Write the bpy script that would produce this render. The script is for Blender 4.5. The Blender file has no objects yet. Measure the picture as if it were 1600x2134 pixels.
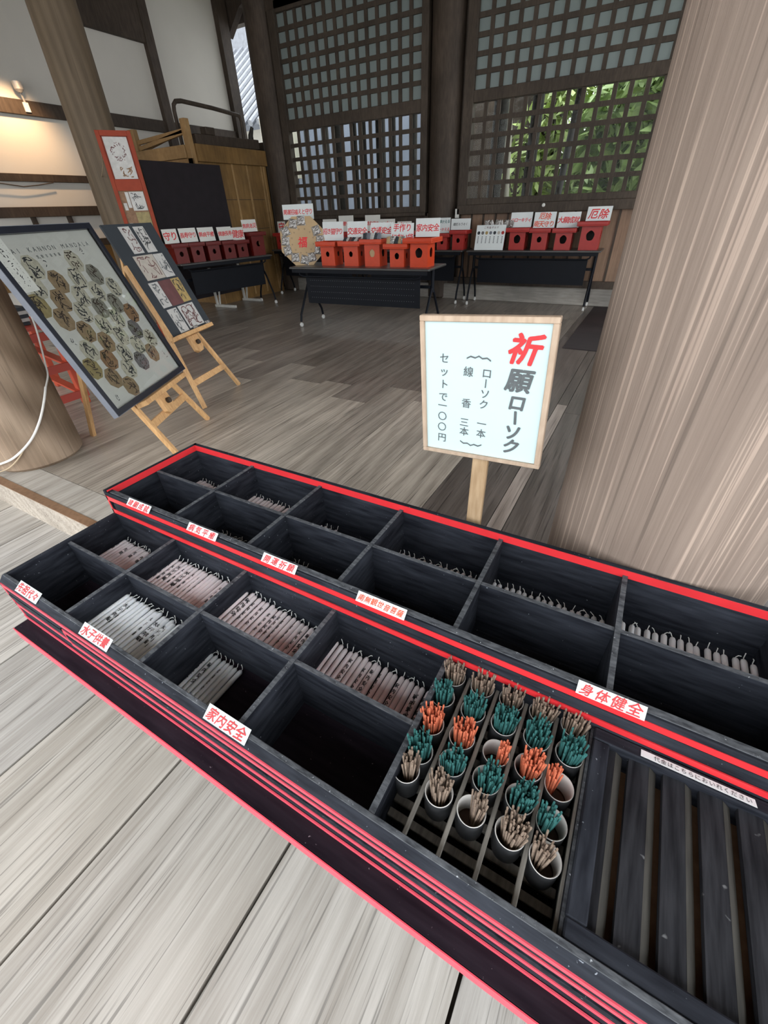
import bpy, bmesh, math, random
from mathutils import Vector, Matrix, Euler
random.seed(7)
PI = math.pi
SC = bpy.context.scene
COL = SC.collection

# ------------------------------------------------------------------ camera
cam_d = bpy.data.cameras.new('camera')
cam_d.sensor_fit = 'HORIZONTAL'
cam_d.sensor_width = 36.0
cam_d.lens = 36.0 * 870.0 / 1600.0
cam_d.clip_start = 0.02
cam = bpy.data.objects.new('camera', cam_d)
COL.objects.link(cam)
YAW, PITCH, ROLL = -0.537246, 0.626973, 0.041338
fw = Vector((math.sin(YAW)*math.cos(PITCH), math.cos(YAW)*math.cos(PITCH), -math.sin(PITCH)))
rt = fw.cross(Vector((0, 0, 1))).normalized()
dn = fw.cross(rt)
rt2 = rt*math.cos(ROLL) + dn*math.sin(ROLL)
dn2 = dn*math.cos(ROLL) - rt*math.sin(ROLL)
m = Matrix((rt2, -dn2, -fw)).transposed().to_4x4()
m.translation = Vector((0, 0, 1.2))
cam.matrix_world = m
SC.camera = cam

# ------------------------------------------------------------------ world, light, exposure
W = bpy.data.worlds.new('sky'); SC.world = W
W.use_nodes = True
nt = W.node_tree; nt.nodes.clear()
out = nt.nodes.new('ShaderNodeOutputWorld'); bg = nt.nodes.new('ShaderNodeBackground')
tc = nt.nodes.new('ShaderNodeTexCoord'); sep = nt.nodes.new('ShaderNodeSeparateXYZ')
rmp = nt.nodes.new('ShaderNodeValToRGB')
rmp.color_ramp.elements[0].position = 0.0; rmp.color_ramp.elements[0].color = (0.56, 0.585, 0.61, 1)
rmp.color_ramp.elements[1].position = 0.75; rmp.color_ramp.elements[1].color = (0.93, 0.97, 1.0, 1)
nt.links.new(tc.outputs['Generated'], sep.inputs[0]); nt.links.new(sep.outputs['Z'], rmp.inputs[0])
nt.links.new(rmp.outputs[0], bg.inputs['Color']); bg.inputs['Strength'].default_value = 2.6
nt.links.new(bg.outputs[0], out.inputs[0])
vs = SC.view_settings
vs.view_transform = 'Standard'; vs.look = 'None'; vs.gamma = 1.0; vs.use_curve_mapping = False
vs.exposure = 1.0
SC.display_settings.display_device = 'sRGB'

# ------------------------------------------------------------------ materials
def lk(nt, a, b): nt.links.new(a, b)
def newmat(name):
    M = bpy.data.materials.new(name); M.use_nodes = True
    return M, M.node_tree, M.node_tree.nodes['Principled BSDF']
def plain(name, col, rough=.5, metal=0.0, var=.12, vscale=14.0, spec=.5, bump=0.0):
    M, n, b = newmat(name)
    t = n.nodes.new('ShaderNodeTexCoord'); no = n.nodes.new('ShaderNodeTexNoise')
    no.inputs['Scale'].default_value = vscale; no.inputs['Detail'].default_value = 5
    lk(n, t.outputs['Object'], no.inputs['Vector'])
    r = n.nodes.new('ShaderNodeValToRGB')
    r.color_ramp.elements[0].position = .3; r.color_ramp.elements[1].position = .7
    r.color_ramp.elements[0].color = tuple(c*(1-var) for c in col)+(1,)
    r.color_ramp.elements[1].color = tuple(min(1, c*(1+var)) for c in col)+(1,)
    lk(n, no.outputs['Fac'], r.inputs[0]); lk(n, r.outputs[0], b.inputs['Base Color'])
    b.inputs['Roughness'].default_value = rough; b.inputs['Metallic'].default_value = metal
    b.inputs['Specular IOR Level'].default_value = spec
    if bump:
        bp = n.nodes.new('ShaderNodeBump'); bp.inputs['Strength'].default_value = bump; bp.inputs['Distance'].default_value = .01
        lk(n, no.outputs['Fac'], bp.inputs['Height']); lk(n, bp.outputs[0], b.inputs['Normal'])
    return M
def wood(name, dark, light, stretch=(40, 2, 40), rough=.6, bump=.25, attr=None, contrast=(.3, .7), spec=.4, blotch=.35, fine=3.0, speck=None, whorl=0.0):
    """weathered wood: stretched noise for the grain, fine grain lines, large blotches."""
    M, n, b = newmat(name)
    t = n.nodes.new('ShaderNodeTexCoord'); mp = n.nodes.new('ShaderNodeMapping'); mp.inputs['Scale'].default_value = stretch
    lk(n, t.outputs['Object'], mp.inputs['Vector'])
    no = n.nodes.new('ShaderNodeTexNoise'); no.inputs['Scale'].default_value = 1.0; no.inputs['Detail'].default_value = 6; no.inputs['Roughness'].default_value = .6
    no.inputs['Distortion'].default_value = .6
    lk(n, mp.outputs[0], no.inputs['Vector'])
    mp2 = n.nodes.new('ShaderNodeMapping'); mp2.inputs['Scale'].default_value = tuple(s*fine for s in stretch)
    lk(n, t.outputs['Object'], mp2.inputs['Vector'])
    n2 = n.nodes.new('ShaderNodeTexNoise'); n2.inputs['Scale'].default_value = 1.0; n2.inputs['Detail'].default_value = 3
    lk(n, mp2.outputs[0], n2.inputs['Vector'])
    n3 = n.nodes.new('ShaderNodeTexNoise'); n3.inputs['Scale'].default_value = 2.2; n3.inputs['Detail'].default_value = 4
    lk(n, t.outputs['Object'], n3.inputs['Vector'])
    mx = n.nodes.new('ShaderNodeMath'); mx.operation = 'MULTIPLY_ADD'; mx.inputs[1].default_value = .55
    lk(n, n2.outputs['Fac'], mx.inputs[0])
    mul = n.nodes.new('ShaderNodeMath'); mul.operation = 'MULTIPLY'; mul.inputs[1].default_value = .45
    lk(n, no.outputs['Fac'], mul.inputs[0]); lk(n, mul.outputs[0], mx.inputs[2])
    fac = mx.outputs[0]
    if whorl:
        wv = n.nodes.new('ShaderNodeTexWave'); wv.inputs['Scale'].default_value = 1.0; wv.inputs['Distortion'].default_value = 9.0
        wv.inputs['Detail'].default_value = 3; wv.inputs['Detail Scale'].default_value = .5
        mp3 = n.nodes.new('ShaderNodeMapping'); mp3.inputs['Scale'].default_value = tuple(s*.22 for s in stretch)
        lk(n, t.outputs['Object'], mp3.inputs['Vector']); lk(n, mp3.outputs[0], wv.inputs['Vector'])
        mm = n.nodes.new('ShaderNodeMix'); mm.data_type = 'FLOAT'; mm.inputs[0].default_value = whorl
        lk(n, fac, mm.inputs[2]); lk(n, wv.outputs['Fac'], mm.inputs[3]); fac = mm.outputs[0]
    r = n.nodes.new('ShaderNodeValToRGB')
    r.color_ramp.elements[0].position = contrast[0]; r.color_ramp.elements[1].position = contrast[1]
    r.color_ramp.elements[0].color = tuple(dark)+(1,); r.color_ramp.elements[1].color = tuple(light)+(1,)
    lk(n, fac, r.inputs[0])
    cr = n.nodes.new('ShaderNodeMapRange'); cr.inputs[3].default_value = 1-blotch; cr.inputs[4].default_value = 1+blotch
    cr.inputs[1].default_value = .25; cr.inputs[2].default_value = .75
    lk(n, n3.outputs['Fac'], cr.inputs[0])
    mc = n.nodes.new('ShaderNodeMix'); mc.data_type = 'RGBA'; mc.blend_type = 'MULTIPLY'; mc.inputs[0].default_value = 1
    lk(n, r.outputs[0], mc.inputs[6]); lk(n, cr.outputs[0], mc.inputs[7])
    col = mc.outputs[2]
    if attr:
        a = n.nodes.new('ShaderNodeAttribute'); a.attribute_name = attr
        m2 = n.nodes.new('ShaderNodeMix'); m2.data_type = 'RGBA'; m2.blend_type = 'MULTIPLY'; m2.inputs[0].default_value = 1
        lk(n, col, m2.inputs[6]); lk(n, a.outputs['Color'], m2.inputs[7]); col = m2.outputs[2]
    if speck:
        n4 = n.nodes.new('ShaderNodeTexNoise'); n4.inputs['Scale'].default_value = speck[1]; n4.inputs['Detail'].default_value = 2
        lk(n, t.outputs['Object'], n4.inputs['Vector'])
        r4 = n.nodes.new('ShaderNodeValToRGB'); r4.color_ramp.elements[0].position = speck[2]; r4.color_ramp.elements[1].position = speck[2]+.05
        r4.color_ramp.elements[0].color = (0, 0, 0, 1); r4.color_ramp.elements[1].color = (1, 1, 1, 1)
        lk(n, n4.outputs['Fac'], r4.inputs[0])
        m4 = n.nodes.new('ShaderNodeMix'); m4.data_type = 'RGBA'
        lk(n, r4.outputs[0], m4.inputs[0]); lk(n, col, m4.inputs[6]); m4.inputs[7].default_value = tuple(speck[0])+(1,); col = m4.outputs[2]
    lk(n, col, b.inputs['Base Color'])
    b.inputs['Roughness'].default_value = rough; b.inputs['Specular IOR Level'].default_value = spec
    if bump:
        bp = n.nodes.new('ShaderNodeBump'); bp.inputs['Strength'].default_value = bump; bp.inputs['Distance'].default_value = .004
        lk(n, fac, bp.inputs['Height']); lk(n, bp.outputs[0], b.inputs['Normal'])
    return M
def timber(name, dark, light, along, fine=55, slow=1.6, ring=9.0, rslow=.35, ringmix=.3, rough=.65, spec=.35, check=.4, checkpos=.62, stain=.18, bump=.35, tone=False, dist=5.0, pale=0.0):
    """old board: elongated grain, distorted growth-ring bands, dark checks, stains; grain runs along axis 0/1/2."""
    M, n, b = newmat(name)
    t = n.nodes.new('ShaderNodeTexCoord'); vec = t.outputs['Object']; at = None
    if tone:
        at = n.nodes.new('ShaderNodeAttribute'); at.attribute_name = 'tone'
        cb = n.nodes.new('ShaderNodeCombineXYZ'); m1 = n.nodes.new('ShaderNodeMath'); m1.operation = 'MULTIPLY'; m1.inputs[1].default_value = 37.0
        lk(n, at.outputs['Alpha'], m1.inputs[0]); lk(n, m1.outputs[0], cb.inputs[along]); lk(n, m1.outputs[0], cb.inputs[2 if along != 2 else 0])
        va = n.nodes.new('ShaderNodeVectorMath'); va.operation = 'ADD'; lk(n, vec, va.inputs[0]); lk(n, cb.outputs[0], va.inputs[1]); vec = va.outputs[0]
    def noise(across, alongs, detail, rough_=.6, distort=0.0):
        mp = n.nodes.new('ShaderNodeMapping'); sc = [across]*3; sc[along] = alongs; mp.inputs['Scale'].default_value = sc
        no = n.nodes.new('ShaderNodeTexNoise'); no.inputs['Scale'].default_value = 1; no.inputs['Detail'].default_value = detail; no.inputs['Roughness'].default_value = rough_; no.inputs['Distortion'].default_value = distort
        lk(n, vec, mp.inputs[0]); lk(n, mp.outputs[0], no.inputs['Vector']); return no.outputs['Fac']
    g = noise(fine, slow, 9, .74, .25); st = noise(2.2, 1.2, 4); ck = noise(fine*2.4, slow*1.5, 2, .5)
    mp = n.nodes.new('ShaderNodeMapping'); sc = [ring]*3; sc[along] = rslow; mp.inputs['Scale'].default_value = sc
    wv = n.nodes.new('ShaderNodeTexWave'); wv.wave_type = 'BANDS'; wv.bands_direction = 'DIAGONAL'; wv.inputs['Scale'].default_value = 1; wv.inputs['Distortion'].default_value = dist; wv.inputs['Detail'].default_value = 2.5; wv.inputs['Detail Scale'].default_value = .6
    lk(n, vec, mp.inputs[0]); lk(n, mp.outputs[0], wv.inputs['Vector'])
    mx = n.nodes.new('ShaderNodeMix'); mx.data_type = 'FLOAT'; mx.inputs[0].default_value = ringmix; lk(n, g, mx.inputs[2]); lk(n, wv.outputs['Fac'], mx.inputs[3])
    r = n.nodes.new('ShaderNodeValToRGB'); r.color_ramp.elements[0].position = .24; r.color_ramp.elements[1].position = .74
    r.color_ramp.elements[0].color = tuple(dark)+(1,); r.color_ramp.elements[1].color = tuple(light)+(1,); lk(n, mx.outputs[0], r.inputs[0])
    def mul(col, fac):
        m = n.nodes.new('ShaderNodeMix'); m.data_type = 'RGBA'; m.blend_type = 'MULTIPLY'; m.inputs[0].default_value = 1; lk(n, col, m.inputs[6]); lk(n, fac, m.inputs[7]); return m.outputs[2]
    def rng(fac, a, bb, lo, hi):
        m = n.nodes.new('ShaderNodeMapRange'); m.inputs[1].default_value = a; m.inputs[2].default_value = bb; m.inputs[3].default_value = lo; m.inputs[4].default_value = hi; lk(n, fac, m.inputs[0]); return m.outputs[0]
    col = mul(r.outputs[0], rng(st, .3, .7, 1-stain, 1+stain))
    col = mul(col, rng(ck, checkpos, checkpos+.08, 1, 1-check))
    if pale: col = mul(col, rng(ck, 1-checkpos-.06, 1-checkpos+.02, 1+pale, 1))
    if tone: col = mul(col, at.outputs['Color'])
    lk(n, col, b.inputs['Base Color']); b.inputs['Roughness'].default_value = rough; b.inputs['Specular IOR Level'].default_value = spec
    bp = n.nodes.new('ShaderNodeBump'); bp.inputs['Strength'].default_value = bump; bp.inputs['Distance'].default_value = .003
    lk(n, mx.outputs[0], bp.inputs['Height']); lk(n, bp.outputs[0], b.inputs['Normal'])
    return M
MT = {}
MT['veranda'] = timber('weathered_plank', (.27, .24, .205), (.56, .525, .48), 1, 52, 1.5, 5.0, .6, .13, .75, .2, .42, .585, .13, .35, True, 14.0)
MT['hall'] = timber('hall_plank', (.135, .112, .092), (.42, .372, .325), 1, 58, 1.7, 5.0, .6, .13, .31, .5, .5, .585, .22, .3, True, 14.0)
MT['pillar'] = timber('pillar_wood', (.165, .123, .10), (.295, .23, .188), 2, 56, .9, 3.0, .16, .05, .68, .25, .30, .60, .14, .5, False, 10.0, .6)
MT['pillar_old'] = timber('old_pillar_wood', (.165, .112, .072), (.35, .258, .182), 2, 30, 1.6, 2.4, 1.1, .34, .58, .4, .25, .62, .2, .4, False, 12.0, .2)
MT['pillar_dim'] = timber('brown_pillar_wood', (.105, .077, .05), (.175, .13, .087), 2, 24, .7, 5, .3, .25, .65, .3, .25, .62, .15, .3)
MT['dark_wood'] = wood('dark_timber', (.034, .024, .017), (.072, .053, .04), (14, 14, 3), .65, .3, None, (.3, .7), .3)
MT['lattice'] = wood('lattice_timber', (.036, .027, .02), (.075, .057, .043), (20, 20, 4), .65, .2, None, (.3, .7), .3)
MT['wainscot'] = wood('wainscot_wood', (.16, .095, .06), (.27, .17, .11), (24, 24, 1.5), .55, .25)
MT['sill'] = wood('grey_sill_wood', (.17, .155, .135), (.30, .28, .25), (2, 24, 24), .6, .3)
MT['black'] = wood('black_lacquer_wood', (.0095, .0105, .0145), (.036, .040, .051), (4, 30, 30), .6, .45, None, (.35, .65), .06, .4, 3.0, ((.22, .24, .27), 160, .725))
MT['black_y'] = wood('black_worn_wood', (.0095, .0105, .0145), (.038, .042, .053), (30, 5, 30), .6, .45, None, (.35, .65), .06, .4, 3.0, ((.2, .22, .25), 150, .72))
MT['black_edge'] = wood('worn_black_edge', (.035, .038, .044), (.13, .138, .15), (20, 60, 60), .6, .4, None, (.35, .65), .1, .3, 3.0, ((.4, .42, .45), 200, .7))
MT['slat'] = wood('black_slat_wood', (.012, .0125, .015), (.040, .041, .047), (40, 4, 40), .55, .5, None, (.35, .65), .08, .45, 3.0, ((.14, .145, .15), 60, .71))
MT['slat_lit'] = wood('lit_slat_chamfer', (.03, .029, .026), (.072, .068, .06), (40, 5, 40), .65, .3, None, (.3, .7), .1)  # lighter slat colour for the chamfers, with the light they catch painted in
MT['base_board'] = wood('black_base_board', (.010, .007, .011), (.024, .018, .025), (3, 30, 30), .5, .25, None, (.35, .65), .08, .3, 3.0, ((.2, .17, .19), 190, .735))
MT['red'] = plain('red_lacquer', (.64, .028, .035), .42, 0, .06, 30)
MT['red_edge'] = plain('worn_red_edge', (.66, .07, .105), .5, 0, .12, 60)
MT['rod'] = wood('grey_rod_wood', (.12, .112, .10), (.32, .30, .265), (60, 6, 60), .65, .3)
MT['raw_wood'] = wood('raw_brown_wood', (.16, .085, .045), (.26, .15, .085), (20, 20, 20), .6, .2)
MT['card'] = plain('white_card', (.66, .70, .70), .65, 0, .02, 8, .3)
MT['card_dim'] = plain('cream_card', (.66, .66, .62), .65, 0, .03, 8)
MT['red_ink'] = plain('red_ink', (.62, .025, .03), .6, 0, .2, 90)
MT['orange_ink'] = plain('orange_ink', (.66, .085, .03), .6, 0, .2, 90)
MT['black_ink'] = plain('black_ink', (.03, .032, .036), .6, 0, .15, 60)
MT['grey_ink'] = plain('grey_ink', (.085, .095, .1), .6, 0, .15, 60)
MT['wax_w'] = plain('white_wax', (.86, .89, .92), .4, 0, .04, 20); MT['wax_p'] = plain('pinkish_wax', (.86, .80, .815), .4, 0, .05, 20)
for k in ('wax_w', 'wax_p'):
    MT[k].node_tree.nodes['Principled BSDF'].inputs['Subsurface Weight'].default_value = .15
    MT[k].node_tree.nodes['Principled BSDF'].inputs['Subsurface Radius'].default_value = (.006, .005, .004)
MT['wick'] = plain('cotton_wick', (.75, .76, .74), .8)
MT['tan'] = plain('tan_incense', (.27, .20, .15), .85, 0, .25, 120); MT['tan_d'] = plain('dark_tan_incense', (.155, .112, .085), .85, 0, .25, 120)
MT['teal'] = plain('teal_incense', (.026, .135, .127), .8, 0, .3, 120); MT['orange'] = plain('orange_incense', (.60, .155, .075), .8, 0, .2, 120)
MT['cup'] = plain('dark_glazed_ceramic', (.045, .047, .05), .38, 0, .35, 60); MT['glaze'] = plain('white_glaze', (.72, .70, .67), .3, 0, .08, 30)
MT['cup_floor'] = plain('brown_unglazed_clay', (.13, .085, .065), .7)
MT['sign_face'] = plain('pale_aqua_board', (.50, .625, .635), .6, 0, .015, 4, .3)
MT['sign_wood'] = wood('pale_sign_wood', (.33, .235, .165), (.50, .385, .29), (30, 30, 8), .6, .2)
MT['post_wood'] = wood('post_wood', (.33, .21, .11), (.52, .37, .225), (40, 40, 6), .6, .2)
MT['easel'] = wood('easel_pine', (.42, .22, .09), (.66, .41, .19), (30, 30, 5), .5, .15)
MT['frame_black'] = plain('black_frame', (.012, .014, .022), .35); MT['frame_silver'] = plain('silver_frame_side', (.15, .16, .185), .7, 0, .1, 10, .2)
MT['poster'] = plain('pale_grey_paper', (.50, .50, .465), .6, 0, .04, 6)
MT['charcoal'] = plain('charcoal_board', (.033, .039, .046), .65, 0, .08, 8, .3)
for nme, c in (('oct_olive', (.25, .20, .085)), ('oct_brown', (.235, .165, .09)), ('oct_grey', (.19, .185, .15)), ('oct_pale', (.40, .38, .30)), ('oct_rust', (.22, .125, .06)), ('oct_dark', (.13, .12, .12))):
    MT[nme] = plain(nme, c, .6, 0, .18, 40)
MT['sheet'] = plain('printed_sheet', (.47, .46, .44), .6, 0, .1, 30); MT['sheet_tan'] = plain('tan_sheet', (.42, .38, .33), .6, 0, .08, 30)
MT['maroon'] = plain('maroon_sheet', (.12, .045, .045), .6, 0, .15, 20); MT['gold'] = plain('gold_sheet', (.38, .27, .10), .55, 0, .15, 30)
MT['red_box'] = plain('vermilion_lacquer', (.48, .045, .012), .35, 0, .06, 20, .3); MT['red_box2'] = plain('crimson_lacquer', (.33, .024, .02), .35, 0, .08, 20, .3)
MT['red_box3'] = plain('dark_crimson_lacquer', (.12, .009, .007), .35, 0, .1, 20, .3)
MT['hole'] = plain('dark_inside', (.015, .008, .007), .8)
MT['vermilion'] = plain('vermilion_paint', (.50, .075, .035), .5, 0, .06, 12, .3); MT['stand_red'] = plain('dull_vermilion', (.25, .036, .013), .5, 0, .08, 12, .25); MT['vermilion_shade'] = plain('shaded_vermilion', (.40, .05, .03), .5, 0, .06, 12)  # last one: darker copy of the rack's vermilion, shade put into the colour
MT['table_top'] = plain('black_table_top', (.05, .047, .045), .28, 0, .1, 5); MT['steel'] = plain('black_steel', (.005, .0062, .0095), .5, 0, .1, 10, .14)
MT['charcoal_l'] = plain('grey_dots', (.16, .17, .18), .5)
MT['caster'] = plain('grey_caster', (.55, .55, .53), .4); MT['white_metal'] = plain('white_metal', (.55, .54, .5), .4)
MT['kraft'] = plain('kraft_board', (.42, .29, .155), .6, 0, .06, 6)
MT['foil'] = plain('clear_foil', (.36, .345, .33), .25, .6, .35, 60, .5, .8)
MT['plaster'] = plain('white_plaster', (.60, .575, .525), .9, 0, .03, 2)
MT['maroon_floor'] = wood('dark_purple_board', (.016, .011, .012), (.032, .023, .024), (3, 20, 20), .6, .2, None, (.3, .7), .2)
MT['booth'] = wood('booth_cedar', (.135, .072, .02), (.23, .13, .043), (10, 10, 1.5), .55, .2)
MT['booth_l'] = wood('booth_pale_lit', (.24, .14, .055), (.36, .225, .10), (6, 6, 6), .5, .2)  # paler booth wood for trim; also paints light onto the front face and cornice
MT['boardblack'] = plain('black_felt', (.012, .008, .011), .85, 0, .2, 8)
MT['cable'] = plain('white_cable', (.72, .70, .66), .45); MT['tape_tan'] = plain('tan_cable', (.42, .32, .21), .6)
MT['ceiling'] = plain('dark_ceiling', (.22, .18, .15), .8, 0, .2, 3)
MT['gravel'] = plain('pale_gravel', (.50, .49, .46), .9, 0, .25, 60)
MT['leaf'] = plain('green_leaf', (.33, .42, .13), .5, 0, .5, 3); MT['leaf2'] = plain('pale_green_leaf', (.50, .57, .27), .5, 0, .4, 3); MT['leaf2'] = plain('pale_green_leaf', (.30, .42, .14), .5, 0, .4, 3)
for k in ('leaf', 'leaf2'):
    MT[k].node_tree.nodes['Principled BSDF'].inputs['Transmission Weight'].default_value = 0
MT['leaf3'] = plain('distant_leaf', (.11, .16, .06), .6, 0, .4, 1)
MT['bark'] = plain('dark_bark', (.03, .026, .022), .8, 0, .3, 20)
MT['tile_d'] = plain('shaded_tile', (.05, .055, .065), .7, 0, .15, 12)
MT['tile'] = plain('grey_roof_tile', (.17, .18, .20), .5, 0, .15, 12)
MT['out_wall'] = plain('pale_blue_wall', (.17, .19, .24), .8, 0, .1, 3); MT['out_beige'] = plain('beige_wall', (.45, .42, .34), .8, 0, .06, 3)
MT['bulb'] = plain('lamp_grey', (.45, .43, .4), .4, .3)
# glass: clear old panes, frosted panes
def glassmat():
    M = bpy.data.materials.new('old_clear_glass'); M.use_nodes = True; n = M.node_tree; n.nodes.clear()
    o = n.nodes.new('ShaderNodeOutputMaterial'); tr = n.nodes.new('ShaderNodeBsdfTransparent'); gl = n.nodes.new('ShaderNodeBsdfGlossy')
    tr.inputs[0].default_value = (.86, .90, .88, 1); gl.inputs['Roughness'].default_value = .02
    fr = n.nodes.new('ShaderNodeFresnel'); fr.inputs[0].default_value = 1.22
    t = n.nodes.new('ShaderNodeTexCoord'); no = n.nodes.new('ShaderNodeTexNoise'); no.inputs['Scale'].default_value = 9
    bp = n.nodes.new('ShaderNodeBump'); bp.inputs['Strength'].default_value = .25; bp.inputs['Distance'].default_value = .02
    lk(n, t.outputs['Object'], no.inputs['Vector']); lk(n, no.outputs['Fac'], bp.inputs['Height']); lk(n, bp.outputs[0], gl.inputs['Normal'])
    mx = n.nodes.new('ShaderNodeMixShader'); lk(n, fr.outputs[0], mx.inputs[0]); lk(n, tr.outputs[0], mx.inputs[1]); lk(n, gl.outputs[0], mx.inputs[2])
    lk(n, mx.outputs[0], o.inputs[0]); return M
def frostmat():
    M = bpy.data.materials.new('frosted_glass'); M.use_nodes = True; n = M.node_tree; n.nodes.clear()
    o = n.nodes.new('ShaderNodeOutputMaterial'); tl = n.nodes.new('ShaderNodeBsdfTranslucent'); df = n.nodes.new('ShaderNodeBsdfPrincipled')
    tl.inputs[0].default_value = (.50, .55, .54, 1); df.inputs['Base Color'].default_value = (.22, .25, .245, 1); df.inputs['Roughness'].default_value = .35
    mx = n.nodes.new('ShaderNodeMixShader'); mx.inputs[0].default_value = .55
    lk(n, tl.outputs[0], mx.inputs[1]); lk(n, df.outputs[0], mx.inputs[2]); lk(n, mx.outputs[0], o.inputs[0]); return M
MT['glass'] = glassmat(); MT['frost'] = frostmat()
def posterglass():
    M = bpy.data.materials.new('picture_glass'); M.use_nodes = True; n = M.node_tree; n.nodes.clear()
    o = n.nodes.new('ShaderNodeOutputMaterial'); tr = n.nodes.new('ShaderNodeBsdfTransparent'); gl = n.nodes.new('ShaderNodeBsdfGlossy')
    gl.inputs['Roughness'].default_value = .01; tr.inputs[0].default_value = (.96, .97, .96, 1)
    fr = n.nodes.new('ShaderNodeFresnel'); fr.inputs[0].default_value = 1.5
    mx = n.nodes.new('ShaderNodeMixShader'); lk(n, fr.outputs[0], mx.inputs[0]); lk(n, tr.outputs[0], mx.inputs[1]); lk(n, gl.outputs[0], mx.inputs[2])
    lk(n, mx.outputs[0], o.inputs[0]); return M
MT['pglass'] = posterglass()

# ------------------------------------------------------------------ builders
def world_of(o):
    mm = Matrix.LocRotScale(o.location, o.rotation_euler, o.scale)
    return world_of(o.parent) @ mm if o.parent else mm
def smooth_path(pts, k=5):
    pts = [Vector(p) for p in pts]; o = []
    for i in range(len(pts)-1):
        a, b, c, d = pts[max(0, i-1)], pts[i], pts[i+1], pts[min(len(pts)-1, i+2)]
        for j in range(k):
            t = j/k; o.append(.5*((2*b)+(c-a)*t+(2*a-5*b+4*c-d)*t*t+(3*b-a-3*c+d)*t**3))
    return o+[pts[-1]]
class MB:
    def __init__(s): s.v = []; s.f = []; s.t = []
    def add(s, vs, fs, tone=None):
        k = len(s.v); s.v += [Vector(a) for a in vs]; s.f += [[i+k for i in f] for f in fs]; s.t += [tone]*len(fs); return s
    def box(s, x0, x1, y0, y1, z0, z1, tone=None):
        v = [(x0,y0,z0),(x1,y0,z0),(x1,y1,z0),(x0,y1,z0),(x0,y0,z1),(x1,y0,z1),(x1,y1,z1),(x0,y1,z1)]
        return s.add(v, [(0,3,2,1),(4,5,6,7),(0,1,5,4),(1,2,6,5),(2,3,7,6),(3,0,4,7)], tone)
    def bar(s, p, q, w, h, up=(0,0,1)):
        p = Vector(p); q = Vector(q); d = (q-p).normalized(); up = Vector(up)
        sx = d.cross(up)
        if sx.length < 1e-4: sx = d.cross(Vector((1,0,0)))
        sx.normalize(); sz = sx.cross(d)
        a = []
        for e in (p, q):
            for i, j in ((-1,-1),(1,-1),(1,1),(-1,1)): a.append(e+sx*(i*w/2)+sz*(j*h/2))
        return s.add(a, [(0,1,2,3),(7,6,5,4),(0,4,5,1),(1,5,6,2),(2,6,7,3),(3,7,4,0)])
    def tube(s, pts, r, n=8, cap=True):
        pts = [Vector(p) for p in pts]; rings = []
        rs = r if isinstance(r, (list, tuple)) else [r]*len(pts)
        ref = None
        for i, p in enumerate(pts):
            d = (pts[min(i+1, len(pts)-1)]-pts[max(i-1, 0)]).normalized()
            if ref is None:
                ref = d.cross(Vector((0,0,1)))
                if ref.length < 1e-3: ref = d.cross(Vector((1,0,0)))
            a = (ref - d*ref.dot(d)).normalized(); ref = a; b = d.cross(a)
            rings.append([p+(a*math.cos(2*PI*k/n)+b*math.sin(2*PI*k/n))*rs[i] for k in range(n)])
        v = [x for rg in rings for x in rg]; f = []
        for i in range(len(pts)-1):
            for k in range(n): f.append((i*n+k, i*n+(k+1)%n, (i+1)*n+(k+1)%n, (i+1)*n+k))
        if cap: f.append(tuple(range(n-1, -1, -1))); f.append(tuple((len(pts)-1)*n+k for k in range(n)))
        return s.add(v, f)
    def lathe(s, prof, c=(0,0,0), n=24, axis='Z'):
        v = []; f = []
        for (r, z) in prof:
            for k in range(n):
                a = 2*PI*k/n; x, y = r*math.cos(a), r*math.sin(a)
                p = (x, y, z) if axis == 'Z' else ((x, z, y) if axis == 'Y' else (z, x, y))
                v.append((p[0]+c[0], p[1]+c[1], p[2]+c[2]))
        for i in range(len(prof)-1):
            for k in range(n):
                q = (i*n+k, i*n+(k+1)%n, (i+1)*n+(k+1)%n, (i+1)*n+k)
                f.append(q if axis == 'Z' else q[::-1])
        return s.add(v, f)
    def prism(s, poly, o, U, V, N, t):
        """polygon (u,v) on the plane o,U,V; thickness t along N."""
        o = Vector(o); U = Vector(U); V = Vector(V); N = Vector(N); k = len(poly)
        v = [o+U*a+V*b for a, b in poly]+[o+U*a+V*b+N*t for a, b in poly]
        f = [tuple(range(k-1, -1, -1)), tuple(range(k, 2*k))]+[(i, (i+1)%k, k+(i+1)%k, k+i) for i in range(k)]
        return s.add(v, f)
    def build(s, name, mat, parent=None, world=True, smooth=False, bevel=0.0, kind=None, keep=False):
        me = bpy.data.meshes.new(name)
        vs = s.v
        if parent is not None and world:
            inv = world_of(parent).inverted(); vs = [inv @ v for v in vs]
        me.from_pydata([tuple(v) for v in vs], [], s.f)
        me.update()
        if not keep:
            bm = bmesh.new(); bm.from_mesh(me); bmesh.ops.recalc_face_normals(bm, faces=bm.faces); bm.to_mesh(me); bm.free()
        if any(t is not None for t in s.t):
            ca = me.color_attributes.new('tone', 'FLOAT_COLOR', 'CORNER')
            for p in me.polygons:
                t = s.t[p.index] or (1, 1, 1); sd = (p.index//6*.6180339) % 1.0
                for li in p.loop_indices: ca.data[li].color = (t[0], t[1], t[2], sd)
        if smooth:
            for p in me.polygons: p.use_smooth = True
            try: me.set_sharp_from_angle(angle=math.radians(40))
            except Exception: pass
        me.materials.append(mat if not isinstance(mat, str) else MT[mat])
        o = bpy.data.objects.new(name, me); COL.objects.link(o)
        if parent is not None: o.parent = parent
        if bevel:
            b = o.modifiers.new('bevel', 'BEVEL'); b.width = bevel; b.segments = 1; b.limit_method = 'ANGLE'
        if kind: o['kind'] = kind
        return o
def tag(o, label, cat, group=None):
    o['label'] = label; o['category'] = cat
    if group: o['group'] = group
    return o
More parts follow.
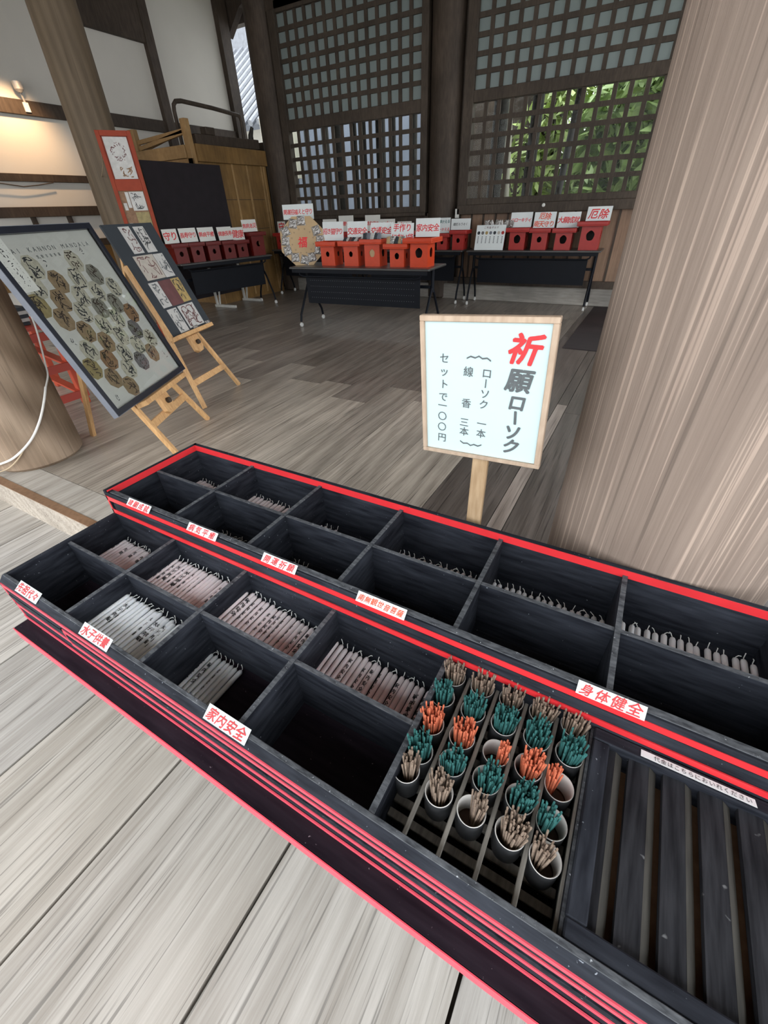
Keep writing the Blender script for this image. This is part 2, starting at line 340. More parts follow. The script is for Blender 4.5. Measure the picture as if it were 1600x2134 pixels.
def thing(name, label, cat, loc=(0,0,0), rz=0.0, group=None):
    o = bpy.data.objects.new(name, None); o.empty_display_size = .05; COL.objects.link(o)
    o.location = loc; o.rotation_euler = (0, 0, rz)
    return tag(o, label, cat, group)
def struct(name, loc=(0,0,0)):
    o = bpy.data.objects.new(name, None); o.empty_display_size = .05; COL.objects.link(o); o.location = loc; o['kind'] = 'structure'; return o
def dup(root, loc=None, rot=None, label=None, group=None):
    def rec(o, par):
        c = o.copy(); COL.objects.link(c)
        if par is not None: c.parent = par
        for ch in kids.get(o.name, []): rec(ch, c)
        return c
    kids = {}
    stack = [root]
    while stack:
        x = stack.pop(); kids[x.name] = list(x.children); stack += kids[x.name]
    r = rec(root, None)
    if loc is not None: r.location = loc
    if rot is not None: r.rotation_euler = rot
    if label: r['label'] = label
    if group: r['group'] = group
    return r

# ------------------------------------------------------------------ lettering (built-in font glyphs turned into flat mesh)
_cur = bpy.data.curves.new('glyph', 'FONT'); _cur.align_x = 'CENTER'; _cur.size = 1.0; _cur.resolution_u = 3
_gob = bpy.data.objects.new('glyph', _cur); COL.objects.link(_gob)
GL = {}
def glyph(s, bold=0.0):
    k = (s, bold)
    if k not in GL:
        _cur.body = s; _cur.offset = bold
        bpy.context.view_layer.update()
        dg = bpy.context.evaluated_depsgraph_get()
        me = bpy.data.meshes.new_from_object(_gob.evaluated_get(dg))
        v = [(p.co.x, p.co.y) for p in me.vertices]; f = [tuple(p.vertices) for p in me.polygons]
        bpy.data.meshes.remove(me)
        if len(s) == 1 and ord(s) > 0x2000: v = [(x, y-.38) for x, y in v]
        else: v = [(x, y-.35) for x, y in v]
        GL[k] = (v, f)
    return GL[k]
def letter(mb, s, o, U, V, N, u, v, size, bold=0.0, rot=0.0, sx=1.0, skew=0.0, lift=.0007):
    g, fs = glyph(s, 0.0)
    if bold > 0:
        for q in range(5):
            a = 2*PI*q/5+.3
            letter(mb, s, o, U, V, N, u+bold*size*math.cos(a), v+bold*size*math.sin(a), size, 0.0, rot, sx, skew, lift+.00004*q)
    o = Vector(o); U = Vector(U); V = Vector(V); N = Vector(N); c, sn = math.cos(rot), math.sin(rot)
    pts = []
    for x, y in g:
        x = x*sx + skew*y
        x, y = x*c-y*sn, x*sn+y*c
        pts.append(o+U*(u+x*size)+V*(v+y*size)+N*lift)
    mb.add(pts, fs)
def letters(mb, txt, o, U, V, N, u0, v0, size, step, vertical=False, bold=.012, skew=0.0, jit=0.0, sx=1.0):
    n = len(txt)
    for i, ch in enumerate(txt):
        if ch == ' ': continue
        du = 0 if vertical else (i-(n-1)/2)*step; dv = -(i-(n-1)/2)*step if vertical else 0
        r = random.uniform(-jit, jit)
        if vertical and ch == 'ー': r += -PI/2
        letter(mb, ch, o, U, V, N, u0+du, v0+dv+random.uniform(-jit, jit)*size*.6, size*random.uniform(1-jit, 1+jit), bold, r, sx, skew)
for ch in '先祖代々水子供養家内安全諸願成就病気平癒開運祈願南無観世音菩薩身体健全祈願ローソク線香三本一円セットで〇代金はこちらにおいれください福交通手作り匂袋招き猫厄除南天守大願ハキティキーかえる献灯足腰総お開運招福えと長寿健康無病息災': glyph(ch, 0.0)

# ------------------------------------------------------------------ setting: floors, walls, ceiling
ZV = -.17
mb = MB()
xs = [-7.0, -6.55, -6.1, -5.65, -5.2, -4.75, -4.3, -3.86, -3.42, -3.0, -2.63, -2.22, -1.80, -1.345, -.889, -.449, .035, .49, .94, 1.39, 1.84, 2.3, 2.75, 3.2, 3.65, 4.1]
for i in range(len(xs)-1):
    t = random.uniform(.88, 1.08); w = random.uniform(-.03, .03)
    g = .0035 if i % 2 else .0055
    mb.box(xs[i]+g, xs[i+1]-g, -2.6, .69, ZV-.05, ZV, (t+w*.5, t, t-w))
veranda = mb.build('floor', 'veranda', kind='structure')
mb = MB(); mb.box(-7.0, 4.1, -2.6, .7, ZV-.16, ZV-.052)
mb.build('floor.001', 'dark_wood', kind='structure')
mb = MB()
hx = [-9.4, -8.9, -8.5, -8.1, -7.7, -7.3, -6.9, -6.5, -6.15, -5.8, -5.5, -5.15, -4.8, -4.5, -4.18, -3.85, -3.5, -3.2, -2.9, -2.59, -2.27, -2.0, -1.68, -1.36, -1.03, -.70, -.372, -.30, .05, .4, .75, 1.1, 1.5, 1.9, 2.3, 2.7, 3.1, 3.5, 4.1]
for i in range(len(hx)-1):
    xm = (hx[i]+hx[i+1])/2; y = .874
    first = True
    while y < 9.4:
        y1 = min(9.4, y + (random.uniform(1.6, 2.6) if first else random.uniform(1.2, 3.2)))
        first = False; ym = (y+y1)/2
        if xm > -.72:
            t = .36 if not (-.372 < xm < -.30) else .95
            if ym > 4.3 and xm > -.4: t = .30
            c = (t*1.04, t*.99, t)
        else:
            front_tone = max(0, min(1, (3.6-ym)/2.2))  # planks turn lighter towards the front
            t = (.74 + .62*front_tone)*random.uniform(.90, 1.10)
            c = (t*1.0, t*(.985+.02*front_tone), t*(.97+.0*front_tone))
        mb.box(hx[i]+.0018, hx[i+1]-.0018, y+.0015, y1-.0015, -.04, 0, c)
        y = y1
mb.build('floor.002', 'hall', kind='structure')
mb = MB(); mb.box(-9.4, 4.1, .7, 9.4, -.17, -.041); mb.build('floor.003', 'dark_wood', kind='structure')
mb = MB(); mb.box(-.62, .3, 4.7, 7.0, .0, .006); mb.build('trim_22', 'maroon_floor', kind='structure')
# step between the veranda and the hall: light face, dark strip on its edge, broad sill board
mb = MB(); mb.box(-9.4, 4.1, .672, .712, ZV, -.002, (.95, .9, .84)); mb.build('trim_1', 'veranda', kind='structure')
mb = MB(); mb.box(-9.4, 4.1, .668, .712, -.0015, .004); mb.build('trim_2', 'raw_wood', kind='structure')
mb = MB(); mb.box(-9.4, 4.1, .713, .872, -.04, 0, (.96, .95, .93)); mb.build('trim_3', 'veranda', kind='structure')
# ceiling over hall and eaves over the veranda
mb = MB(); mb.box(-9.6, 4.2, .5, 9.0, 4.15, 4.3); mb.build('ceiling', 'ceiling', kind='structure')
mb = MB(); mb.add([(-9.6,-1.7,3.25),(4.2,-1.7,3.25),(4.2,.5,4.15),(-9.6,.5,4.15),(-9.6,-1.7,3.35),(4.2,-1.7,3.35),(4.2,.5,4.3),(-9.6,.5,4.3)], [(0,1,2,3),(4,7,6,5),(0,4,5,1),(2,6,7,3),(1,5,6,2),(0,3,7,4)])
mb.build('ceiling.001', 'ceiling', kind='structure')
# ---- back wall at y = 7.08
YB = 7.08
mb = MB(); mb.box(-6.1, 2.6, YB-.02, YB+.2, 3.54, 4.15); mb.build('wall_back', 'dark_wood', kind='structure')
mb = MB(); mb.box(-6.0, 2.6, YB-.06, YB+.2, 0, .212); mb.build('trim_4', 'sill', kind='structure', bevel=.008)
mb = MB(); mb.box(-6.0, 2.6, YB-.02, YB+.16, .212, .30); mb.build('trim_5', 'dark_wood', kind='structure')
# wainscot of the right bay
mb = MB()
x = -2.72
while x < 2.5:
    mb.box(x+.003, x+.175, YB+.03, YB+.06, .30, 1.11); x += .178
w = mb.build('wall_back.001', 'wainscot', kind='structure')
mb = MB(); x = -2.72
while x < 2.5:
    mb.box(x-.012, x+.012, YB+.012, YB+.03, .30, 1.11); x += .178*1.0
mb.build('trim_6', 'dark_wood', kind='structure')
mb = MB(); mb.box(-3.36, -2.66, YB+.085, YB+.12, .2, 4.15); mb.build('trim_19', 'dark_wood', kind='structure')
mb = MB(); mb.box(-6.1, -5.74, YB+.085, YB+.12, .0, 4.15); mb.build('trim_20', 'dark_wood', kind='structure')
mb = MB(); mb.box(-6.75, -6.12, 7.30, 7.36, .0, 2.2); mb.build('trim_21', 'dark_wood', kind='structure')
mb = MB(); mb.box(-5.85, -3.1, YB+.03, YB+.07, .20, 1.13); mb.build('wall_back.002', 'dark_wood', kind='structure')
def bay(n, x0, x1, yoff, lz0, lz1):
    """one bay: window_<n> with frame, two lattices and their panes"""
    r = struct('window_%d' % n, ((x0+x1)/2, YB, 1.1))
    P = .1669
    f = MB()
    f.box(x0-.13, x0, YB-.03, YB+.08, 1.1, 3.54); f.box(x1, x1+.10, YB-.03, YB+.08, 1.1, 3.54)
    f.box(x0, x1, YB-.02, YB+.07, lz1, 2.385); f.box(x0, x1, YB-.02, YB+.07, 3.50, 3.62)
    f.box(x0-.13, x1+.1, YB-.05, YB+.08, 1.1, lz0-.075); f.box(x0, x1, YB-.02, YB+.07, lz0-.075, lz0)
    f.build('frame', 'lattice', r, bevel=.004)
    for (z0, z1, nm) in ((2.385, 3.50, 'upper_lattice'), (lz0, lz1, 'lower_lattice')):
        L = MB(); nx = round((x1-x0)/P); px = (x1-x0)/nx; nz = round((z1-z0)/.167); pz = (z1-z0)/nz
        for i in range(1, nx): L.box(x0+i*px-.024, x0+i*px+.024, YB+.004, YB+.026, z0, z1)
        for j in range(1, nz): L.box(x0, x1, YB+.0, YB+.022, z0+j*pz-.024, z0+j*pz+.024)
        L.build(nm, 'lattice', r)
    g = MB(); g.box(x0, x1, YB+.03, YB+.036, 2.385, 3.5); g.build('frosted_pane', 'frost', r)
    g = MB(); g.add([(x0,YB+.032,lz0),(x1,YB+.032,lz0),(x1,YB+.032,lz1),(x0,YB+.032,lz1)], [(0,1,2,3)]); g.build('clear_pane', 'glass', r, keep=True)
    return r
bay(1, -5.68, -3.36, 0, 1.22, 2.25)
bay(2, -2.62, .22, 0, 1.283, 2.27)
# ---- left wall x = -7.6 with beams, posts, plaster
XL = -7.6
mb = MB(); mb.box(XL-.12, XL, -2.6, 7.84, -.17, 4.15); mb.build('wall_left', 'plaster', kind='structure')
bm_ = [('trim_7', -1.5, 7.84, 2.33, 2.475, .05), ('trim_8', -1.5, 4.9, 1.655, 1.737, .04), ('trim_9', -1.5, 4.9, 1.272, 1.385, .06), ('trim_10', -1.5, 4.9, .90, .985, .04), ('trim_11', 5.0, 6.43, 3.33, 4.15, .07)]
for nme, y0, y1, z0, z1, d in bm_:
    mb = MB(); mb.box(XL, XL+d, y0, y1, z0, z1); mb.build(nme, 'dark_wood', kind='structure', bevel=.004)
mb = MB(); mb.box(XL, XL+.08, 6.28, 6.43, 0, 4.15); mb.build('trim_12', 'dark_wood', kind='structure')
mb = MB(); mb.box(XL-.14, XL+.1, 7.84, 8.06, 0, 4.15); mb.build('trim_13', 'dark_wood', kind='structure')
mb = MB(); mb.box(XL, XL+.07, 4.86, 4.95, .0, 1.4); mb.build('trim_14', 'dark_wood', kind='structure')
mb = MB()
for y in (3.72, 4.2, 2.9, 2.1): mb.box(XL, XL+.035, y-.03, y+.03, .985, 1.272)
mb.build('trim_15', 'dark_wood', kind='structure')
mb = MB(); mb.box(XL, XL+.03, -1.5, 4.86, .45, .90); mb.build('trim_16', 'booth', kind='structure')
# far right wall of the hall and back-left header, closing the room outside the frame
mb = MB(); mb.box(-7.7, -6.1, 8.3, 8.45, 3.9, 4.15); mb.build('trim_17', 'dark_wood', kind='structure')
mb = MB(); mb.add([(-7.25,8.1,4.02),(-6.9,8.1,4.15),(-7.6,8.1,4.15),(-7.6,8.1,3.72),(-7.25,8.22,4.02),(-6.9,8.22,4.15),(-7.6,8.22,4.15),(-7.6,8.22,3.72)], [(0,1,2,3),(4,7,6,5),(0,4,5,1),(1,5,6,2),(2,6,7,3),(3,7,4,0)])
mb.build('trim_18', 'dark_wood', kind='structure')
# ---- pillars
def pillar(label, x, y, r, mat, z0=0.0, z1=4.15, n=64, chamfer=.02):
    mb = MB(); mb.lathe([(0, z0), (r-chamfer, z0), (r, z0+chamfer), (r*1.0, z1)], (x, y, 0), n)
    o = mb.build('wooden_pillar', mat, smooth=True); return tag(o, label, 'pillar')
pillar('big pale grained round pillar on the right behind the candle counter', .174, 1.015, .238, 'pillar')
pillar('round pillar at the left edge with swirling grain and a white cable', -3.116, .977, .238, 'pillar_old')
pillar('brown round pillar in front of the left plaster wall behind the red poster stand', -6.1, 4.03, .232, 'pillar_dim')
pillar('dark round pillar at the left end of the lattice windows beside the bright gap', -6.04, 7.16, .225, 'dark_wood')
pillar('dark round pillar between the two lattice windows', -3.03, 7.2, .225, 'dark_wood')
# ---- outside
mb = MB(); mb.box(-60, 60, -50, 60, -.75, -.6); mb.build('ground', 'gravel', kind='structure')

# ------------------------------------------------------------------ the tiered candle counter
XA, XE = -1.173, .875            # tray ends
YF, YM, YBK = .164, .313, .4525   # lower tier: front, middle divider, back
ZB, ZT = .381, .5208             # lower tier: board top, rim
UF, UM, UB = .455, .6065, .7625  # upper tier
UZ0, UZT, URIM = .443, .5825, .5955
PX = .2553
DIV = [XA+.0+i*PX+.006 for i in range(1, 8)]   # centres of the cross dividers
stand = thing('candle_counter', 'long black two-tier candle counter with red lines, divided compartments and name cards', 'candle counter', (-.15, .45, ZV))
mb = MB(); mb.box(-1.168, .95, .1205, .78, .338, ZB); bb = mb.build('base_board', 'base_board', stand, bevel=.002)
mb = MB(); mb.box(-1.167, .949, .1190, .1207, .3435, ZB+.0004)
mb.build('red_front_edge', 'red_edge', bb)
# legs and apron carrying the counter
for lx, ly in ((-1.06, .44), (-1.06, .70), (-.15, .44), (-.15, .70), (.80, .44), (.80, .70)):
    mb = MB(); mb.box(lx-.03, lx+.03, ly-.03, ly+.03, ZV, .338); mb.build('leg', 'black_y', stand)
mb = MB(); mb.box(-1.06, .80, .69, .72, .24, .338); mb.build('apron', 'black', stand)
# lower tier walls
mb = MB()
mb.add([(XA,.156,ZB),(XE,.156,ZB),(XE,.156,.508),(XA,.156,.508),(XA,.168,ZT),(XE,.168,ZT),(XA,.176,ZT),(XE,.176,ZT),(XA,.176,ZB),(XE,.176,ZB)],
       [(0,1,2,3),(3,2,5,4),(4,5,7,6),(6,7,9,8),(0,3,4,6,8),(1,9,7,5,2),(0,8,9,1)])
fp = mb.build('front_rail', 'black', stand)
mb = MB(); mb.box(XA, XE, .1682, .1762, ZT-.0006, ZT+.0012); mb.build('worn_top_edge', 'black_edge', fp, bevel=.0008)
# red lines of the lower front: two framed fields that meet, and a bottom line
def rl(name, x0, x1, z0, z1, y, par, mat='red'):
    mb = MB(); mb.box(x0, x1, y-.0016, y+.0006, z0, z1); return mb.build(name, mat, par)
rl('red_line', XA, XE, .4965, .5085, .156, fp, 'red_edge')
rl('red_line', -.93, .345, .4700, .4805, .156, fp, 'red_edge')
rl('red_line', -.925, .36, .4195, .4310, .156, fp, 'red_edge')
rl('red_line', XA, -.930, .4290, .4395, .156, fp, 'red_edge')
rl('red_line', XA, XE, ZB+.0005, ZB+.0115, .1545, fp, 'red_edge')
rl('red_line', .36, XE, .447, .4575, .156, fp, 'red_edge')
rl('red_upright', XA, XA+.006, ZB, .5085, .156, fp, 'red_edge'); rl('red_upright', -.93, -.9245, .4195, .4805, .156, fp, 'red_edge')
rl('red_tape', .345, .385, .428, .470, .1557, fp, 'red_edge')
mb = MB(); mb.box(XA+.004, -.93, .1542, .1565, .458, .470); mb.box(-.925, .345, .1542, .1565, .445, .459); mb.build('recessed_strip', 'black_y', fp)
# side walls, back, dividers
for xx in (XA, XE-.012):
    mb = MB(); mb.box(xx, xx+.012, .176, YBK, ZB, ZT); mb.build('end_panel', 'black_y', stand)
mb = MB(); mb.box(XA, XE, YBK, YBK+.008, ZB, ZT+.001); mb.build('back_panel', 'black', stand)
def divider_x(x, y0, y1, z0, z1, w=.0095):
    mb = MB(); mb.box(x-w/2, x+w/2, y0, y1, z0, z1-.0012); o = mb.build('cross_divider', 'black_y', stand)
    mb = MB(); mb.box(x-w/2, x+w/2, y0, y1, z1-.0012, z1); mb.build('worn_edge', 'black_edge', o)
for i, x in enumerate(DIV):
    if i < 4: divider_x(x, .176, YBK, ZB, ZT)
    if i == 4: divider_x(x, .176, YBK, ZB, ZT-.012)
    divider_x(x, UF+.018, UB, UZ0, UZT)
def divider_y(x0, x1, y, z0, z1, w=.0085):
    mb = MB(); mb.box(x0, x1, y-w/2, y+w/2, z0, z1-.0012); o = mb.build('long_divider', 'black', stand)
    mb = MB(); mb.box(x0, x1, y-w/2, y+w/2, z1-.0012, z1); mb.build('worn_edge', 'black_edge', o)
E_ = [XA+.012]+DIV+[XE-.012]
for i in range(4): divider_y(E_[i]+.005, E_[i+1]-.005, YM+.004, ZB, ZT-.002)
for i in range(8): divider_y(E_[i]+.005, E_[i+1]-.005, UM+.004, UZ0, UZT-.002)
# upper tier
mb = MB(); mb.box(XA, XE, UF-.001, .765, ZT-.14, UZ0); mb.build('upper_floor', 'black', stand)
mb = MB(); mb.box(XA, XE, UF+.006, UF+.018, UZ0, .5912); ur = mb.build('front_rail', 'black', stand)
mb = MB(); mb.box(XA+.02, XE-.02, UF+.0045, UF+.0185, .5905, .5922); mb.build('worn_top_edge', 'black_edge', ur, bevel=.001)
mb = MB(); mb.box(XA, XE, UF-.0005, UF+.008, .562, .5905); mb.build('rail_face', 'black', ur, bevel=.002)
rl('red_line', XA, XE, .5655, .5795, UF, ur); rl('red_line', XA, XE, .5215, .5350, UF, ur)
rl('red_upright', XA, XA+.006, .522, .579, UF, ur)
mb = MB(); mb.box(XA+.014, XE-.014, UF+.0012, UF+.008, ZT, .556); mb.build('recessed_strip', 'black', ur, bevel=.003)
# raised rim round the upper tier with its red band
rim = MB(); rim.box(XA-.004, XE+.004, UB, UB+.0125, UZ0, URIM); rm = rim.build('back_rim', 'black', stand, bevel=.001)
rl2 = MB(); rl2.box(XA+.008, XE-.008, UB-.0012, UB+.0006, .5765, URIM-.0005); rl2.build('red_band', 'red', rm)
for xx, s in ((XA-.004, 1), (XE-.008, -1)):
    mb = MB(); mb.box(xx, xx+.012, UF+.0, UB+.0125, UZ0, URIM); er = mb.build('end_rim', 'black_y', stand, bevel=.001)
    mb = MB()
    x1 = xx+.012 if s == 1 else xx-.0012
    mb.box(x1, x1+.0012, UF+.004, UB-.001, .5765, URIM-.0005); mb.build('red_band', 'red', er)
# name cards: (text, lower?, left end x, width, jitter)
def card(txt, label, par, o, U, V, N, w, h, size, step, skew=.25, mat='red_ink', bold=.015):
    mb = MB(); mb.prism([(-w/2,-h/2),(w/2,-h/2),(w/2,h/2),(-w/2,h/2)], o, U, V, N, .0009)
    c = mb.build('name_card', 'card', par); c['label'] = label
    t = MB(); letters(t, txt, Vector(o)+Vector(N)*.001, U, V, N, 0, 0, size, step, False, bold, skew, .07)
    t.build('lettering', mat, c); return c
NL = Vector((0, -.559, .829)).normalized(); VL = Vector((0, .829, .559)).normalized()
for txt, x0, x1, lab in (('先祖代々', -1.100, -1.009, 'card at the left end of the lower rail'), ('水子供養', -.840, -.744, 'second card on the lower rail'), ('家内安全', -.468, -.373, 'largest card on the lower rail')):
    card(txt, 'white name card in red brush lettering, '+lab, fp, ((x0+x1)/2*.995, .1685, .5228), (1,0,0), VL, NL, x1-x0, .0250, .0222, .0215)
NU = Vector((0, -.679, .734)).normalized(); VU = Vector((0, .734, .679)).normalized()
for txt, x0, x1, sz, mt_ in (('諸願成就', -1.069, -.977, .019, 'red_ink'), ('病気平癒', -.831, -.732, .019, 'red_ink'), ('開運祈願', -.588, -.494, .019, 'red_ink'), ('南無観世音菩薩', -.341, -.2355, .0145, 'orange_ink'), ('身体健全', .0645, .1585, .0205, 'red_ink')):
    card(txt, 'white name card in red brush lettering on the upper rail', ur, ((x0+x1)/2*.993, .4545, .5938), (1,0,0), VU, NU, x1-x0, .0202, sz*.96, (x1-x0)*.93/len(txt), .2, mt_)
# rods and slats of the incense bay
bx0, bx1 = DIV[3]+.005, DIV[4]-.0015
for k in range(5):
    x = -.0985+.051*k
    if k == 4: x = DIV[4]-.0052
    mb = MB(); mb.box(x-.0032, x+.0032, .177, YBK, .488, .497); mb.build('divider_rod', 'rod', stand, bevel=.001)
for y in (.213, .235, .262, .289, .316, .343, .370, .397, .424, .444):
    mb = MB(); mb.box(bx0, bx1, y-.006, y+.006, .434, .442); mb.build('floor_slat', 'rod', stand, bevel=.001)

# ------------------------------------------------------------------ slotted offering box
ox0, ox1 = .1085, .62
ob = thing('coin_offering_box', 'black slatted coin offering box set into the right part of the lower tier', 'offering box', ((ox0+ox1)/2, .31, ZB))
mb = MB(); mb.box(ox0, ox1, .177, .199, ZB, .519); mb.build('front_rail', 'black', ob, bevel=.002)
mb = MB(); mb.box(ox0, ox1, .4315, .4515, ZB, .519); br_ = mb.build('back_rail', 'black', ob, bevel=.002)
mb = MB(); mb.box(ox0, ox0+.0235, .199, .4315, ZB, .5185); mb.build('side_rail', 'black_y', ob, bevel=.002)
mb = MB(); mb.box(ox1-.0235, ox1, .199, .4315, ZB, .5185); mb.build('side_rail', 'black_y', ob, bevel=.002)
mb = MB(); mb.box(ox0+.0235, ox1-.0235, .199, .4315, .455, .461); mb.build('box_floor', 'raw_wood', ob)
x = .1335; k = 0
while x+.036 < ox1-.02:
    w_ = .0210 if k == 0 else .0385
    x1 = x+w_; xm = x1-.0115
    mb = MB()
    mb.add([(x,.199,.496),(x,.4315,.496),(x,.199,.5055),(x,.4315,.5055),(xm,.199,.5075),(xm,.4315,.5075),(x1,.199,.497),(x1,.4315,.497),(x1,.199,.490),(x1,.4315,.490)],
           [(0,2,3,1),(2,4,5,3),(6,8,9,7),(8,0,1,9),(0,8,6,4,2),(1,3,5,7,9)])
    s_ = mb.build('slat', 'slat', ob)
    mb = MB(); mb.add([(xm,.200,.5077),(x1,.200,.4972),(x1,.4310,.4972),(xm,.4310,.5077)], [(0,1,2,3)]); mb.build('lit_chamfer', 'slat_lit', s_)  # light caught by the chamfer is put into its paler colour
    x = x1+.0072; k += 1
mb = MB(); mb.prism([(0,0),(.142,0),(.140,.0105),(0,.0105)], (.1735, .4355, .5195), (1,0,0), (0,1,0), (0,0,1), .0006)
tp = mb.build('instruction_label', 'card', br_); tp['label'] = 'white label strip with a printed line asking for payment'
t = MB(); letters(t, '代金はこちらにおいれください', (.2505, .4407, .5201), (1,0,0), (0,1,0), (0,0,1), 0, 0, .0078, .0086, False, .0)
t.build('lettering', 'black_ink', tp)

# ------------------------------------------------------------------ candles
def candle_proto(mat, variant):
    r = .0057; L = .113
    o = MB().lathe([(0,0),(r,0),(r,L-.006),(r*.8,L-.002),(r*.25,L+.001),(0,L+.001)], (0,0,0), 12, 'Y').build('candle', mat, None, smooth=True)
    rr = random.Random(variant); a = rr.uniform(0, 6.28)
    p = [(0, L, 0), (.0012*math.cos(a), L+.004, .0012*math.sin(a)), (.005*math.cos(a), L+.0075, .005*abs(math.sin(a))+.001), (.009*math.cos(a), L+rr.uniform(.006, .011), .005*abs(math.sin(a))+rr.uniform(0, .004))]
    MB().tube(p, .0009, 5).build('wick', 'wick', o)
    return o
def add_text(o, txt, ang):
    """brush characters down the candle, wrapped at angle ang from the top"""
    t = MB(); n = len(txt)
    for i, ch in enumerate(txt):
        g, fs = glyph(ch, 0.0)
        pts = []
        for x, y in g:
            a = ang + x*.0088/.0059
            yy = .087 - i*.0145 + y*.0105
            pts.append((.0059*math.sin(a), yy, .0059*math.cos(a)))
        for du, dv, dl in ((0, 0, 0), (.05, .0004, .00004), (-.05, -.0004, .00008), (.0, .0008, .00012)):
            t.add([((.0059+dl)*math.sin(math.atan2(q[0], q[2])+du), q[1]+dv, (.0059+dl)*math.cos(math.atan2(q[0], q[2])+du)) for q in pts], fs)
    t.build('lettering', 'black_ink', o, world=False)
protos = {}
def candle_row(x0, x1, n, ysh, z0, z1, mat, label, group, txt=None, every=3):
    """a row of candles lying side by side, wicks to the back"""
    for i in range(n):
        f = i/max(1, n-1); x = x0+(x1-x0)*f; z = z0+(z1-z0)*f + random.uniform(-.0008, .0008)
        hastxt = txt is not None and random.random() < .45
        key = (mat, random.randrange(9), (txt, random.randrange(4)) if hastxt else None)
        if key not in protos:
            p = candle_proto(mat, key[1]*7+3)
            if hastxt: add_text(p, txt, (-.7, -.25, .15, .7)[key[2][1]])
            protos[key] = p; o = p
        else: o = dup(protos[key])
        o.location = (x, ysh-.108+random.uniform(-.003, .003), z); o.rotation_euler = (random.uniform(-.012, .012), random.uniform(-.25, .25), random.uniform(-.02, .02))
        tag(o, label, 'candle', group)
def false_floor(x0, x1, y0, y1, z, zb, z2=None):
    z2 = z if z2 is None else z2
    mb = MB(); mb.add([(x0,y0,zb),(x1,y0,zb),(x1,y1,zb),(x0,y1,zb),(x0,y0,z),(x1,y0,z2),(x1,y1,z2),(x0,y1,z)], [(0,3,2,1),(4,5,6,7),(0,1,5,4),(1,2,6,5),(2,3,7,6),(3,0,4,7)])
    mb.build('compartment_floor', 'black', stand)
R_ = .0058
rows = [  # x0, x1, n, y shoulder, z0, z1, mat, label, group, text, comp (x0,x1,y0,y1,zfloor base)
 (-1.155, -.922, 20, .436, .430, .424, 'wax_p', 'pinkish candle in the back row of the lower tray, leftmost compartment', '先祖', (0, 1, 'b')),
 (-.906, -.669, 20, .436, .459, .459, 'wax_p', 'pale candle in the back row of the lower tray, second compartment from the left', '水子供養', (1, 2, 'b')),
 (-.651, -.416, 20, .436, .464, .424, 'wax_p', 'pinkish white candle in the back row of the lower tray, third compartment from the left', '家内安全', (2, 3, 'b')),
 (-.396, -.162, 20, .436, .424, .409, 'wax_p', 'candle in the back row of the lower tray, compartment beside the incense cups', '家内安全', (3, 4, 'b')),
 (-.905, -.669, 20, .293, .463, .440, 'wax_w', 'white candle in the front row of the lower tray behind the second card', '水子供養', (1, 2, 'f')),
 (-.651, -.562, 8, .297, .3885, .3885, 'wax_w', 'white candle lettered in black lying left in the half empty front compartment', '家内安全', None),
]
for x0, x1, n, ys, z0, z1, mt_, lab, txt, comp in rows:
    candle_row(x0, x1, n, ys, z0, z1, mt_, lab, lab.split(', ')[-1][:60]+' candles' if ',' in lab else lab+' group', txt)
    if comp:
        i, j, w_ = comp; y0, y1 = ((.319, .4525) if w_ == 'b' else (.177, .313))
        s_ = (z1-z0)/(x1-x0)
        false_floor(E_[i]+.0055, E_[j]-.0055, y0, y1, z0-R_-.0012+s_*(E_[i]+.0055-x0), ZB, z1-R_-.0012+s_*(E_[j]-.0055-x1))
urows = [
 (-1.152, -1.070, 7, .733, .474, .466, 'wax_p', 'candle in the leftmost back compartment of the upper tray', (0, 1, 'b')),
 (-.905, -.775, 10, .733, .484, .480, 'wax_p', 'candle in the second back compartment of the upper tray', (1, 2, 'b')),
 (-.655, -.600, 4, .733, .458, .458, 'wax_p', 'candle glimpsed in the third back compartment of the upper tray', (2, 3, 'b')),
 (-.398, -.185, 15, .733, .456, .460, 'wax_p', 'candle glimpsed in the fourth back compartment of the upper tray', (3, 4, 'b')),
 (-.140, .098, 17, .733, .465, .465, 'wax_w', 'candle in the back compartment of the upper tray above the incense cups', (4, 5, 'b')),
 (.122, .355, 17, .733, .476, .483, 'wax_w', 'candle in the rightmost visible back compartment of the upper tray', (5, 6, 'b')),
 (-.900, -.815, 7, .578, .4500, .4500, 'wax_w', 'dim candle in the second front compartment of the upper tray', None),
 (-.630, -.590, 4, .578, .4500, .4500, 'wax_w', 'dim candle in the third front compartment of the upper tray', None),
]
for x0, x1, n, ys, z0, z1, mt_, lab, comp in urows:
    candle_row(x0, x1, n, ys, z0, z1, mt_, lab, lab[:70].replace('candle', 'candles', 1))
    if comp:
        i, j, w_ = comp; s_ = (z1-z0)/(x1-x0)
        false_floor(E_[i]+.0055, E_[j]-.0055, .613, .7625, z0-R_-.0012+s_*(E_[i]+.0055-x0), UZ0, z1-R_-.0012+s_*(E_[j]-.0055-x1))

